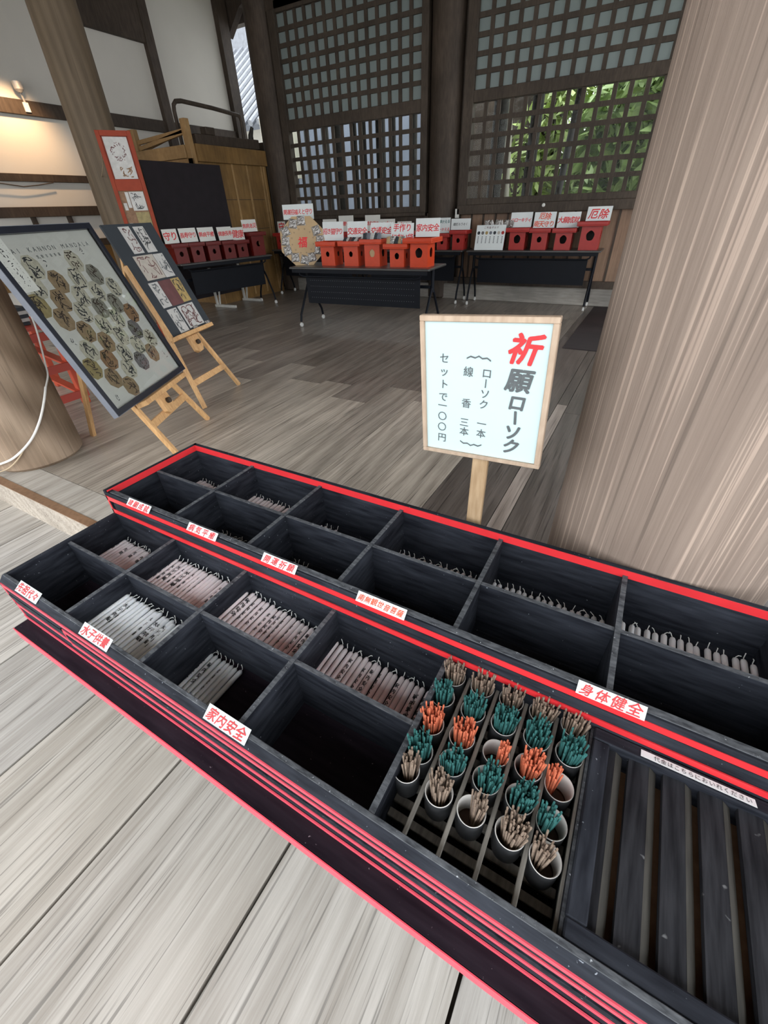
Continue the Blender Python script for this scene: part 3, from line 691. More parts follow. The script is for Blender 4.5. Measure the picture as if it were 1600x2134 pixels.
# ------------------------------------------------------------------ incense cups and sticks
RC, HC, ZC = .0212, .0575, .4425
cup0 = None
def make_cup():
    o = MB().lathe([(0,0),(RC*.9,0),(RC*.97,.004),(RC,.012),(RC,HC-.0015),(RC*.985,HC)], (0,0,0), 32).build('incense_cup', 'cup', None, smooth=True)
    MB().lathe([(RC*.985,HC),(RC*.95,HC+.0008),(RC*.9,HC-.001),(RC*.88,HC-.015),(RC*.87,.012)], (0,0,0), 32).build('glazed_lining', 'glaze', o, smooth=True)
    MB().lathe([(RC*.87,.012),(RC*.86,.007),(0,.006)], (0,0,0), 24).build('clay_bottom', 'cup_floor', o, smooth=True)
    return o
cx_ = [-.1262, -.0735, -.0215, .0300, .0790]
rowsy = [.440, .394, .345, .2985, .2555]
SX = [[0,0,0,0,0.002],[-.003,0,0,.002,.003],[-.001,-.001,.003,.001,-.002],[.001,.0,.002,.001,-.002],[-.006,-.002,-.004,.0,-.001]]
SY = [[0,.004,.004,.005,.008],[.0,.0,.003,.005,.005],[-.004,-.001,.001,.004,-.001],[-.007,.001,.003,.002,-.007],[.002,-.003,-.003,-.002,-.008]]
colr = ['tan', 'teal', 'orange', 'teal', 'tan']
rname = ['back row', 'second row from the back', 'middle row', 'second row from the front', 'front row']
cname = ['leftmost', 'second from left', 'middle', 'second from right', 'rightmost']
desc = {('tan'): 'tan', 'teal': 'teal', 'orange': 'orange'}
# lean bias and number of sticks in the cup: (dx, dy, sticks, spread)
fill = {(0,0):(0,.1,26,1),(0,1):(.1,.0,24,1),(0,2):(.1,.1,24,1),(0,3):(.1,0,26,1),(0,4):(0,.1,26,1),
        (1,0):(0,0,28,.8),(1,1):(0,.1,26,.9),(1,2):(.05,.05,28,1),(1,3):(0,.1,26,1.1),(1,4):(.1,0,28,1),
        (2,0):(0,.1,28,.9),(2,1):(.1,.1,26,.9),(2,2):(.75,-.1,22,.6),(2,3):(.3,0,32,.9),(2,4):(-.75,.3,16,.55),
        (3,0):(-.2,.2,26,1),(3,1):(.2,-.3,26,1),(3,2):(.35,-.1,28,1),(3,3):(.35,-.1,34,1),(3,4):(-.55,-.1,22,.7),
        (4,0):(.25,.3,20,.6),(4,1):(-.05,.2,26,.8),(4,2):(.45,.4,18,.6),(4,3):(.35,.3,34,1),(4,4):(-.35,.15,18,.7)}
def stick_proto(mat, L):
    return MB().lathe([(0,0),(.00148,0),(.00148,L),(0,L)], (0,0,0), 7).build('incense_stick', mat, None, smooth=True)
sp = {}
for c_ in ('tan', 'tan_d', 'teal', 'orange'):
    for k, L in enumerate((.074, .081, .087)): sp[(c_, k)] = [stick_proto(c_, L), False]
rest = {'tan': [], 'teal': [], 'orange': []}
CUPI = 12
for r in range(5):
    for c in range(5):
        x = cx_[c]+SX[r][c]; y = rowsy[r]+SY[r][c]
        if cup0 is None: cup0 = make_cup(); cu = cup0
        else: cu = dup(cup0)
        cu.location = (x, y, ZC); cu.rotation_euler = (0, 0, random.uniform(0, 6))
        dx, dy, n, spread = fill[(r, c)]
        state = ' half empty' if (r, c) in ((2, 2), (2, 4), (3, 4), (4, 2), (4, 4)) else ''
        tag(cu, 'small dark%s cup of %s incense, %s, %s' % (state, colr[r], rname[r], cname[c]), 'incense cup', 'incense cups in five rows')
        # tight bundle: sticks placed on a jittered disk, leaning outwards, shifted towards the bias
        pts = []
        tries = 0
        while len(pts) < n*2.1 and tries < 9000:
            tries += 1
            a = random.uniform(0, 2*PI); q = math.sqrt(random.random())
            tx = RC*.80*q*math.cos(a)*spread + dx*RC*.8; ty = RC*.80*q*math.sin(a)*spread + dy*RC*.8
            if math.hypot(tx, ty) > RC*.82: continue
            if all(math.hypot(tx-u, ty-v) > .0031*(.97 if tries < 3500 else .85) for u, v in pts): pts.append((tx, ty))
        order = sorted(range(len(pts)), key=lambda i: -(pts[i][1]*-1))
        for k, (tx, ty) in enumerate(pts):
            # (tx,ty): where the stick crosses the rim; foot nearer the middle
            fx, fy = tx*.72+dx*.1*RC, ty*.72+dy*.1*RC
            zf = .0075
            d = Vector((tx-fx+random.uniform(-.0022, .0022), ty-fy+random.uniform(-.0022, .0022), HC-zf)).normalized()
            ct = colr[r]
            if ct == 'tan' and random.random() < .35: ct = 'tan_d'
            v_ = random.randrange(3)
            if k < CUPI:
                p = sp[(ct, v_)]
                if not p[1]: o = p[0]; p[1] = True
                else: o = dup(p[0])
                o.location = (x+fx, y+fy, ZC+zf); o.rotation_mode = 'QUATERNION'
                o.rotation_quaternion = Vector((0,0,1)).rotation_difference(d)
                tag(o, '%s incense stick in the %s cup of the %s' % (colr[r], cname[c], rname[r]), 'incense stick', '%s incense sticks, %s, %s cup' % (colr[r], rname[r], cname[c]))
            else: rest[colr[r]].append((Vector((x+fx, y+fy, ZC+zf)), d, (.074, .081, .087)[v_]))
for key, p in sp.items():
    if not p[1]: bpy.data.objects.remove(p[0])
for c_, lst in rest.items():
    mb = MB()
    for p, d, L in lst: mb.tube([p, p+d*L], .00148, 6)
    o = mb.build('incense', c_, None, smooth=True, kind='stuff'); o['label'] = 'more %s incense filling up the cups' % c_; o['category'] = 'incense'

# ------------------------------------------------------------------ price sign on its post
sg = thing('price_sign', 'pale aqua wooden framed sign on a post, red and black vertical lettering', 'sign', (-.2236, .80, 0))
mb = MB(); mb.box(-.2415, -.2070, .793, .805, 0, .80); mb.build('post', 'post_wood', sg, bevel=.0015)
ca, sa = math.cos(.052), math.sin(.052)
SO = Vector((-.2332, .792, .9022)); SU = Vector((ca, 0, sa)); SV = Vector((-sa, 0, ca)); SN = Vector((0, -1, 0))
def srect(u0, u1, v0, v1): return [(u0, v0), (u1, v0), (u1, v1), (u0, v1)]
hw, hh = .1268, .1405
fr = MB()
for r_ in (srect(-hw, hw, hh-.0105, hh), srect(-hw, hw, -hh, -hh+.0085), srect(-hw, -hw+.0092, -hh+.0085, hh-.0105), srect(hw-.0105, hw, -hh+.0085, hh-.0105)):
    fr.prism(r_, SO, SU, SV, SN, .016)
fr.build('sign_frame', 'sign_wood', sg, bevel=.0012)
mb = MB(); mb.prism(srect(-hw+.009, hw-.0104, -hh+.0084, hh-.0104), SO, SU, SV, SN, .010); sf = mb.build('sign_board', 'sign_face', sg)
tk = MB(); tr_ = MB()
AX, AZ = Vector((1, 0, 0)), Vector((0, 0, 1)); O0 = Vector((0, .7815, 0))
def sl(mb, ch, x, z, size, bold=.012, sx=1.0, skew=0.0, rot=0.0):
    letter(mb, ch, O0, AX, AZ, SN, x, z, size, bold, rot, sx, skew)
sl(tr_, '祈', -.1625, .9925, .056, .034, 1.05, .22)
sl(tk, '願', -.1645, .9370, .046, .03, 1.05, .16)
sl(tk, 'ロ', -.1625, .8950, .035, .035, 1, .1); sl(tk, 'ー', -.1620, .8650, .032, .035, 1, .05, -PI/2+.1); sl(tk, 'ソ', -.1628, .8345, .035, .035, 1, .1); sl(tk, 'ク', -.1615, .8040, .035, .035, 1, .2)
for ch, x, z in (('ロ', -.2268, .9429), ('ソ', -.2261, .9030), ('ク', -.2264, .8815), ('一', -.2263, .8408), ('本', -.2255, .8195), ('線', -.2632, .9415), ('香', -.2622, .8786), ('三', -.2630, .8376), ('本', -.2618, .8172), ('セ', -.3140, .9615), ('ッ', -.3130, .9360), ('ト', -.3118, .9108), ('で', -.3126, .8846), ('一', -.3130, .8657), ('〇', -.3122, .8425), ('〇', -.3118, .8185), ('円', -.3105, .7940)):
    sl(tk, ch, x, z, .0205, .006)
sl(tk, 'ー', -.2270, .9232, .0205, .006, 1, 0, -PI/2)
for zz, s_ in ((.9690, 1), (.7915, -1)):     # the curly brackets lying on their side
    pts = [(-.0235, -.003), (-.016, .0015), (-.007, -.0005), (0, .0035), (.007, -.0005), (.016, .0015), (.0235, -.003)]
    for i in range(len(pts)-1):
        (a, b), (c, d) = pts[i], pts[i+1]
        w0 = .0014
        P_ = [Vector((-.2452+a, .7806, zz+s_*b-w0)), Vector((-.2452+c, .7806, zz+s_*d-w0)), Vector((-.2452+c, .7806, zz+s_*d+w0)), Vector((-.2452+a, .7806, zz+s_*b+w0))]
        tk.add(P_, [(0, 1, 2, 3)])
rl_ = tr_.build('lettering', 'red_ink', sf); rl_['label'] = 'large red first character'
tk.build('lettering', 'grey_ink', sf)

# ------------------------------------------------------------------ easels with panels
def squiggle(mb, o, U, V, N, u, v, w, h, n, r, rng, vertical=False):
    """loose brush marks: short crooked strokes inside a w x h field"""
    for _ in range(n):
        p = [u+rng.uniform(-w, w)/2, v+rng.uniform(-h, h)/2]; a = rng.uniform(0, 2*PI); q = [tuple(p)]
        for _k in range(rng.randint(2, 4)):
            a += rng.uniform(-1.1, 1.1); st = rng.uniform(.12, .3)*min(w, h)
            p = [min(u+w/2, max(u-w/2, p[0]+st*math.cos(a))), min(v+h/2, max(v-h/2, p[1]+st*math.sin(a)))]; q.append(tuple(p))
        for i in range(len(q)-1):
            (x0, y0), (x1, y1) = q[i], q[i+1]; L = math.hypot(x1-x0, y1-y0)
            if L < 1e-6: continue
            nx, ny = -(y1-y0)/L*r, (x1-x0)/L*r; t1 = rng.uniform(.4, 1.2)
            pts = [(x0-nx, y0-ny), (x1-nx*t1, y1-ny*t1), (x1+nx*t1, y1+ny*t1), (x0+nx, y0+ny)]
            mb.add([Vector(o)+U*s+V*t+N*.0006 for s, t in pts], [(0, 1, 2, 3)])
def easel(label, A, d, up, n, legL, legR, brace, ledge, block, rear, mast=None):
    P = lambda u, v, off=-.052: A + d*u + up*v + n*off
    r = thing('easel', label, 'easel', (A.x+d.x*.4-.1, A.y+d.y*.4, 0))
    for (u0, v0, u1, v1) in (legL, legR):
        a, b = P(u0, v0), P(u1, v1); dirv = (a-b)
        b2 = b - dirv*(b.z/dirv.z); 
        b2 = b2 + dirv*.004
        mb = MB(); mb.bar(b2, a+dirv.normalized()*.35, .026, .03, n); mb.build('front_leg', 'easel', r, bevel=.002)
    mb = MB(); mb.bar(P(*brace[:2]), P(*brace[2:]), .022, .045, up); mb.build('cross_brace', 'easel', r, bevel=.002)
    mb = MB(); mb.prism([(ledge[0], ledge[2]-.028), (ledge[1], ledge[2]-.028), (ledge[1], ledge[2]), (ledge[0], ledge[2])], A+n*-.02, d, up, n, .075); lg = mb.build('ledge', 'easel', r, bevel=.002)
    mb = MB(); mb.prism([(block-.05, ledge[2]-.135), (block-.02, ledge[2]-.155), (block+.035, ledge[2]-.15), (block+.06, ledge[2]-.12), (block+.06, ledge[2]-.028), (block-.05, ledge[2]-.028)], A+n*-.045, d, up, n, .03); bl = mb.build('height_block', 'easel', r, bevel=.003)
    mb = MB(); c_ = P(block+.01, ledge[2]-.085, -.014); mb.tube([c_, c_+n*.02], .017, 14); mb.build('knob', 'dark_wood', bl)
    mb = MB(); top = P(ledge[0]*.5+ledge[1]*.5, .75, -.06); mb.bar(Vector(rear), top, .026, .03); mb.build('rear_leg', 'easel', r, bevel=.002)
    if mast:
        mb = MB(); mb.bar(P(*mast[:2], -.012), P(*mast[2:], -.012), .022, .03, n); mb.build('side_rail', 'easel', r, bevel=.002)
    return r
A1 = Vector((-2.271, 1.113, .36)); D1 = Vector((-.453, .891, 0)).normalized(); U1 = Vector((-.301, -.153, .941)).normalized(); N1 = D1.cross(U1).normalized()
easel('pine easel nearest the big left pillar holding the framed octagon poster', A1, D1, U1, N1, (.212, -.016, .263, -.348), (.661, -.022, .786, -.358), (.235, -.150, .715, -.142), (.19, .70, -.004), .45, (-3.085, 1.30, 0))
A2 = Vector((-2.919, 2.021, .5)); D2 = Vector((-.294, .956, 0)).normalized(); U2 = Vector((-.366, -.113, .924)).normalized(); N2 = D2.cross(U2).normalized()
easel('slim pine easel behind, holding the charcoal board of printed sheets', A2, D2, U2, N2, (.01, -.02, -.095, -.588), (.331, -.034, .465, -.546), (-.055, -.33, .405, -.33), (-.02, .44, -.004), .22, (-3.75, 2.2, 0), (-.012, -.02, -.006, .49))
# framed poster
PW, PH = .819, .885
pf = thing('framed_poster', 'large glazed black framed poster of octagonal medallions leaning on the front easel', 'framed poster', A1 + D1*PW/2)
F1 = MB(); b_ = .028
for q in (srect(0, PW, PH-b_, PH), srect(0, PW, 0, b_), srect(0, b_, b_, PH-b_), srect(PW-b_, PW, b_, PH-b_)): F1.prism(q, A1-N1*.012, D1, U1, N1, .016)
F1.build('frame', 'frame_black', pf)
F1 = MB()
for q in (srect(-.003, 0, -.003, PH+.003), srect(PW, PW+.003, -.003, PH+.003), srect(0, PW, -.003, 0), srect(0, PW, PH, PH+.003)): F1.prism(q, A1-N1*.03, D1, U1, N1, .032)
F1.build('frame_side', 'frame_silver', pf)
F1 = MB(); F1.prism(srect(0, PW, 0, PH), A1-N1*.03, D1, U1, N1, .006); F1.build('backing', 'frame_black', pf)
F1 = MB(); F1.prism(srect(b_-.004, PW-b_+.004, b_-.004, PH-b_+.004), A1-N1*.024, D1, U1, N1, .006); pp = F1.build('poster', 'poster', pf)
PO = A1-N1*.0178
rg = random.Random(4)
OCT = [(.207,.719,'pale'),(.298,.642,'brown'),(.511,.719,'olive_p'),(.60,.64,'grey'),(.447,.64,'pale'),(.688,.56,'pale'),(.224,.562,'brown'),(.379,.559,'pale'),(.525,.56,'pale'),(.607,.482,'grey'),(.072,.563,'olive'),(.155,.483,'brown'),(.312,.487,'pale'),(.46,.483,'grey2'),(.688,.41,'rust'),(.236,.403,'brown'),(.391,.404,'pale'),(.533,.409,'pale'),(.464,.325,'pale'),(.623,.325,'dark'),(.32,.325,'brown'),(.135,.64,'pale'),(.163,.321,'pale'),(.247,.246,'rust'),(.095,.243,'olive'),(.183,.162,'brown'),(.396,.241,'pale'),(.341,.163,'pale'),(.55,.248,'pale'),(.488,.167,'dark'),(.706,.25,'olive_p'),(.632,.176,'brown'),(.262,.085,'brown'),(.607,.565,'pale'),(.76,.483,'pale')]
OCT = [o for i, o in enumerate(OCT) if o[:2] not in ((.607,.565),(.76,.483))]
mmap = {'pale':'oct_pale','brown':'oct_brown','olive':'oct_olive','olive_p':'oct_pale','grey':'oct_grey','grey2':'oct_grey','rust':'oct_rust','dark':'oct_dark'}
for u, v, k in OCT:
    R1 = .060
    poly = [(u+R1*math.cos(PI/8+i*PI/4), v+R1*.97*math.sin(PI/8+i*PI/4)) for i in range(8)]
    mb = MB(); mb.add([PO+D1*a+U1*b+N1*.0003 for a, b in poly], [tuple(range(8))]); o_ = mb.build('octagon_medallion', mmap[k], pp)
    mb = MB(); squiggle(mb, PO+N1*.0003, D1, U1, N1, u, v, .060, .088, 16 if k == 'pale' else 13, .0030, rg)
    mb.build('ink_figure', 'black_ink' if k == 'pale' else 'dark_wood', o_)
mb = MB(); letters(mb, 'AI KANNON MANDALA', PO, D1, U1, N1, .433, .792, .030, .0345, False, 0.0); letters(mb, '愛観音曼荼羅', PO, D1, U1, N1, .36, .759, .016, .031, False, .0)
mb.build('title', 'grey_ink', pp)
mb = MB()
for u, v in ((.30, .735), (.62, .76), (.715, .45), (.10, .385), (.11, .075), (.745, .135)): squiggle(mb, PO, D1, U1, N1, u, v, .022, .045, 5, .0017, rg)
mb.build('small_signature_marks', 'black_ink', pp)
mb = MB(); mb.prism(srect(.024, .146, .625, PH-.026), PO+N1*.0004, D1, U1, N1, .0008); cd = mb.build('caption_card', 'card_dim', pp)
mb = MB()
for k_ in range(9): squiggle(mb, PO+N1*.0013, D1, U1, N1, .098, .66+k_*.022, .02, .024, 3, .0017, rg); squiggle(mb, PO+N1*.0013, D1, U1, N1, .128, .665+k_*.02, .007, .012, 2, .0007, rg)
for k_ in range(9): squiggle(mb, PO+N1*.0013, D1, U1, N1, .055, .65+k_*.02, .018, .010, 2, .0007, rg)
mb.build('handwriting', 'black_ink', cd)
F1 = MB(); F1.add([A1-N1*.004+D1*a+U1*b for a, b in srect(b_-.003, PW-b_+.003, b_-.003, PH-b_+.003)], [(0,1,2,3)]); F1.build('glass', 'pglass', pf, keep=True)
# charcoal board
BW, BH = .503, .735
cb = thing('sheet_board', 'charcoal display board with nine printed sheets leaning on the rear easel', 'display board', A2 + D2*BW/2)
mb = MB(); mb.prism(srect(0, BW, 0, BH), A2-N2*.012, D2, U2, N2, .012); cbm = mb.build('board', 'charcoal', cb)
for (u0, u1, v0, v1, mt_, ns, ink) in ((.139,.246,.549,.718,'sheet',7,'maroon'),(.280,.387,.547,.714,'sheet',10,'black_ink'),(.103,.308,.376,.535,'sheet_tan',9,'maroon'),(.313,.420,.374,.533,'sheet',8,'grey_ink'),(.087,.188,.189,.361,'sheet',9,'grey_ink'),(.193,.332,.186,.361,'maroon',0,None),(.335,.434,.190,.360,'gold',10,'black_ink'),(.102,.210,.005,.174,'sheet',9,'grey_ink'),(.230,.424,.013,.176,'sheet',16,'maroon')):
    mb = MB(); mb.prism(srect(u0, u1, v0, v1), A2, D2, U2, N2, .0012); s_ = mb.build('printed_sheet', mt_, cbm)
    if ns:
        mb = MB(); squiggle(mb, A2+N2*.0012, D2, U2, N2, (u0+u1)/2, (v0+v1)/2, (u1-u0)*.78, (v1-v0)*.85, int(ns*1.5), .0034, rg); mb.build('print', ink, s_)
for u in (.26, .43):
    mb = MB(); mb.prism(srect(u, u+.06, -.006, .02), A2+N2*.0012, D2, U2, N2, .004); mb.build('clear_clip', 'foil', cbm)

# ------------------------------------------------------------------ red rack behind the left pillar, cable
rk = thing('red_rack', 'low vermilion wooden rack of crossed rails half hidden behind the left pillar', 'rack', (-4.0, 1.45, 0))
for x, y in ((-3.78, 1.66), (-4.45, 1.80), (-3.78, 1.08), (-4.45, 1.1)):
    mb = MB(); mb.bar((x, y, 0), (x, y, .58), .05, .05); mb.build('leg', 'vermilion', rk, bevel=.004)
for z in (.115, .335, .565):
    mb = MB(); mb.bar((-3.75, 1.69, z-.03), (-3.75, 1.05, z-.03), .022, .055); mb.build('side_rail', 'vermilion_shade', rk)  # same paint as the cross rails, darkened to carry their shade
    mb = MB(); mb.bar((-3.76, 1.635, z-.004), (-4.5, 1.70, z+.05), .06, .016); mb.build('cross_rail', 'vermilion', rk)
mb = MB(); mb.box(-4.5, -3.74, 1.05, 1.68, .585, .61); mb.build('rack_top', 'vermilion_shade', rk)
bk = None
for k in range(5):
    mb = MB(); mb.box(-4.25, -3.83, 1.2, 1.56, .0, .022)
    o = mb.build('paper_bundle', 'sheet' if k % 2 else 'charcoal'); o.location = (0.006*k, .004*k, .612+.024*k)
    tag(o, 'flat grey paper bundle stacked on the red rack, %s' % ('lowest', 'second from the bottom', 'middle one', 'second from the top', 'top one')[k], 'paper', 'paper bundles on the red rack')
cab = [(-3.02,1.30,1.2),(-3.0,1.258,.95),(-2.992,1.236,.741), (-3.0,1.215,.612), (-2.985,1.190,.531), (-2.943,1.158,.48), (-2.898,1.101,.432)]
mb = MB(); mb.tube(smooth_path(cab), .005, 8); o = mb.build('power_cable', 'cable', None, smooth=True); tag(o, 'white cable running down the round pillar at the left edge', 'cable')
MB().tube(smooth_path([(-2.898,1.101,.434), (-2.873,1.042,.36), (-2.864,.969,.271), (-2.880,.888,.187), (-2.94,.796,.112), (-3.036,.738,.071), (-3.2,.70,.02)]), .0065, 8).build('cable_sleeve', 'cable', o, smooth=True)
MB().tube(smooth_path([(-2.905,.85,.15), (-2.93,.805,.10), (-2.985,.755,.05), (-3.10,.715,.007)]), .004, 8).build('branch_cable', 'tape_tan', o, smooth=True)

# ------------------------------------------------------------------ folding tables
def folding_table(label, loc, rz, L, D, H=.685, holes=False):
    r = thing('folding_table', label, 'folding table', loc, rz, None)
    def w(mb, nm, mat, par=r, **k): return mb.build(nm, mat, par, world=False, **k)
    w(MB().box(-L/2, L/2, -D/2, D/2, H-.022, H), 'table_top', 'table_top', bevel=.006)
    w(MB().box(-L/2+.03, L/2-.03, -D/2+.012, -D/2+.03, H-.06, H-.022), 'front_apron', 'steel')
    p = w(MB().box(-L/2+.16, L/2-.14, -D/2+.10, -D/2+.108, H-.40, H-.10), 'modesty_panel', 'steel')
    if holes:
        h = MB()
        for j in range(4):
            for i in range(48):
                x = -L/2+.22+i*.029; z = H-.15-j*.062
                h.box(x, x+.0045, -D/2+.0992, -D/2+.1, z, z+.0045)
        w(h, 'perforations', 'charcoal_l', p)
    w(MB().tube([(-L/2+.10,-D/2+.05,H-.03),(-L/2+.12,-D/2+.045,H-.085),(-L/2+.16,-D/2+.045,H-.10),(L/2-.16,-D/2+.045,H-.10),(L/2-.12,-D/2+.045,H-.085),(L/2-.10,-D/2+.05,H-.03)], .009, 8), 'handle_bar', 'steel', smooth=True)
    for sx in (-1, 1):
        x = sx*(L/2-.06)
        g = MB(); g.tube([(x,0,H-.03),(x,0,.42)], .02, 8)
        g.tube([(x,-.02,.46),(x,-.06,.40),(x,-D/2+.04,.14),(x,-D/2+.02,.06)], .014, 8); g.tube([(x,.02,.46),(x,.06,.40),(x,D/2-.04,.14),(x,D/2-.02,.06)], .014, 8)
        lg = w(g, 'leg', 'steel', smooth=True)
        for sy in (-1, 1):
            y = sy*(D/2-.02)
            c = MB(); c.lathe([(0,-.011),(.024,-.011),(.026,-.006),(.026,.006),(.024,.011),(0,.011)], (x, y, .0265), 16, 'X'); w(c, 'caster', 'caster', lg, smooth=True)
    w(MB().bar((-L/2+.08,0,.47), (L/2-.08,0,.47), .03, .03), 'stretcher', 'steel')
    return r
HC_ = .675
folding_table('nearest black folding table in the hall with a perforated panel', (-2.99, 4.83, 0), .066, 1.80, .56, HC_, True)
folding_table('black folding table against the wainscot on the right', (-1.53, 6.79, 0), .025, 1.74, .42, .695)
folding_table('black folding table along the dark back wall behind the nearest table', (-3.32, 6.77, 0), .012, 1.72, .42, .695)
folding_table('black folding table farthest left at the back, beside the dark pillar', (-5.08, 6.72, 0), .012, 1.70, .42, .695)
folding_table('black folding table before the black partition on the left', (-5.66, 5.10, 0), 1.36, 1.5, .45, .69)

# ------------------------------------------------------------------ red boxes with round openings
def wall_hole(mb, w, z0, z1, cz, R, y, ax, n=32):
    """front wall of a box with a notched round opening; ax 0: faces -y, 1: faces +x"""
    k = []; q = []
    for i in range(n):
        a = 2*PI*i/n; rr = R*(1+.035*math.cos(5*(a-PI/2)))
        hx, hz = rr*math.cos(a), rr*1.12*math.sin(a)
        s = min((w/2)/max(1e-6, abs(math.cos(a))), ((z1-cz) if math.sin(a) > 0 else (cz-z0))/max(1e-6, abs(math.sin(a))))
        k.append((hx, cz+hz)); q.append((s*math.cos(a), cz+s*math.sin(a)))
    corners = []
    def P(x, z, t=0): return (x, y+t, z) if ax == 0 else (-y-t, x, z)
    v = [P(*a) for a in q]+[P(*a) for a in k]+[P(a[0], a[1], .006) for a in k]
    f = [(i, (i+1) % n, n+(i+1) % n, n+i) for i in range(n)]+[(n+i, n+(i+1) % n, 2*n+(i+1) % n, 2*n+i) for i in range(n)]
    mb.add(v, f)
    for sx in (-1, 1):      # fill the four corners the rays skip
        for zc in (z0, z1):
            cand = [a for a in q if abs(a[0]-sx*w/2) < 1e-4]; c2 = [a for a in q if abs(a[1]-zc) < 1e-4]
            a = min(cand, key=lambda p: abs(p[1]-zc)); b = min(c2, key=lambda p: abs(p[0]-sx*w/2))
            mb.add([P(sx*w/2, zc), P(*a), P(*b)], [(0, 1, 2)])
boxp = {}
def red_box(label, loc, rz, bw, h, tw, mat, group, hole=.3, lining=False):
    key = (round(bw, 3), round(h, 3), round(tw, 3), mat, hole, lining)
    if key in boxp:
        return dup(boxp[key], loc, (0, 0, rz), label, group)
    r = thing('red_box', label, 'red box', loc, rz, group)
    hb = h-.048; t = .007; R = bw*hole*.5
    b = MB()
    b.box(-bw/2+t, bw/2-t, bw/2-t, bw/2, 0, hb); b.box(-bw/2, -bw/2+t, -bw/2+t, bw/2, 0, hb)
    wall_hole(b, bw, 0, hb, hb*.60, R, -bw/2, 0); wall_hole(b, bw, 0, hb, hb*.60, R, -bw/2, 1)
    bo = b.build('body', mat, r, world=False)
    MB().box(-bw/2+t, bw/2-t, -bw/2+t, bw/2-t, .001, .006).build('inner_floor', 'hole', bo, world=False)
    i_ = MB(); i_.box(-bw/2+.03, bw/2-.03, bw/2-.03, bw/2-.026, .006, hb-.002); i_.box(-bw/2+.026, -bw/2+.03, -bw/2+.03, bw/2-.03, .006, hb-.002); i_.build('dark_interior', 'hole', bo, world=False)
    if lining:
        i_ = MB(); i_.box(-bw/2+.02, bw/2-.02, -bw/2+.010, -bw/2+.012, .006, hb-.002); i_.build('paper_lining', 'kraft', bo, world=False)
    tr = MB(); tr.box(-tw/2, tw/2, -tw/2, tw/2, hb, hb+.012)
    for q in ((-tw/2, tw/2, -tw/2, -tw/2+.01), (-tw/2, tw/2, tw/2-.01, tw/2), (-tw/2, -tw/2+.01, -tw/2+.01, tw/2-.01), (tw/2-.01, tw/2, -tw/2+.01, tw/2-.01)): tr.box(*q, hb+.012, h)
    tr.build('tray', mat, r, world=False, bevel=.003)
    boxp[key] = r
    return r
gA = 'vermilion boxes on the nearest folding table'
CB = [(-3.437, .187, .244, .27, .26, False), (-3.116, .189, .247, .285, .26, False), (-2.837, .190, .263, .272, .36, True), (-2.526, .170, .221, .285, .32, False), (-2.264, .204, .271, .33, .40, False)]
CL = ['vermilion box beside the octagonal board, leftmost on the nearest table', 'second vermilion box from the octagonal board, small dark opening', 'vermilion box with a pale lined opening, middle of the nearest table', 'shortest vermilion box of the nearest table, dark round opening', 'largest vermilion box at the right end of the nearest table']
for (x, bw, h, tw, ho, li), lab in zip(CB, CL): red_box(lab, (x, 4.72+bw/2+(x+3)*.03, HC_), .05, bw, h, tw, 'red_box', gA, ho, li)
gB = 'red boxes on the table by the wainscot'
for x, bw, h, tw, ho, lab in ((-2.065, .215, .225, .30, .3, 'red box hidden behind the white chart of small round figures'), (-1.741, .206, .248, .305, .42, 'red box under the katakana card by the wainscot'), (-1.45, .195, .238, .272, .3, 'red box under the two-line card by the wainscot'), (-1.15, .20, .235, .29, .42, 'red box second from the right by the wainscot'), (-.835, .225, .30, .345, .42, 'tallest red box at the right end by the wainscot')):
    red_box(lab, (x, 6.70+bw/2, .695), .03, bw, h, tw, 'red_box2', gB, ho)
gC = 'red boxes on the dark back tables'
for x, bw, h, tw, lab in ((-2.80, .15, .20, .235, 'small red box second from the right end of the back table'), (-2.555, .17, .235, .25, 'red box at the right end of the middle back table'), (-3.12, .17, .235, .25, 'red box on the back table behind the largest vermilion box'), (-3.46, .17, .235, .25, 'red box on the back table behind the scented pouch card'), (-3.75, .17, .235, .25, 'red box on the back table behind the second traffic card'), (-4.02, .17, .235, .25, 'red box on the back table under the tall third card'), (-4.50, .17, .235, .25, 'red box on the far back table under the tall second card'), (-4.82, .17, .235, .25, 'red box on the far back table behind the leftmost vermilion box'), (-5.82, .17, .235, .25, 'red box at the left end of the far back table beside the octagonal board')):
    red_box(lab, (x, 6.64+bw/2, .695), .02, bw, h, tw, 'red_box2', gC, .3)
gD = 'dark red boxes before the black partition'
ld = Vector((math.cos(1.36), math.sin(1.36), 0)); lf = Vector((math.sin(1.36), -math.cos(1.36), 0))
lc = Vector((-5.66, 5.10, .69))
for k, (s, bw, h, lab) in enumerate(((-.66, .18, .23, 'dark red box at the near end of the left table'), (-.42, .18, .23, 'dark red box second from the near end of the left table'), (-.17, .18, .225, 'dark red box in the middle of the left table'), (.08, .18, .22, 'dark red box fourth along the left table'), (.30, .17, .215, 'dark red box fifth along the left table'), (.572, .215, .30, 'tall dark red box at the far end of the left table'))):
    p = lc + ld*s + lf*.06
    red_box(lab, p, 1.36, bw, h, .235 if k < 5 else .29, 'red_box3', gD, .3)

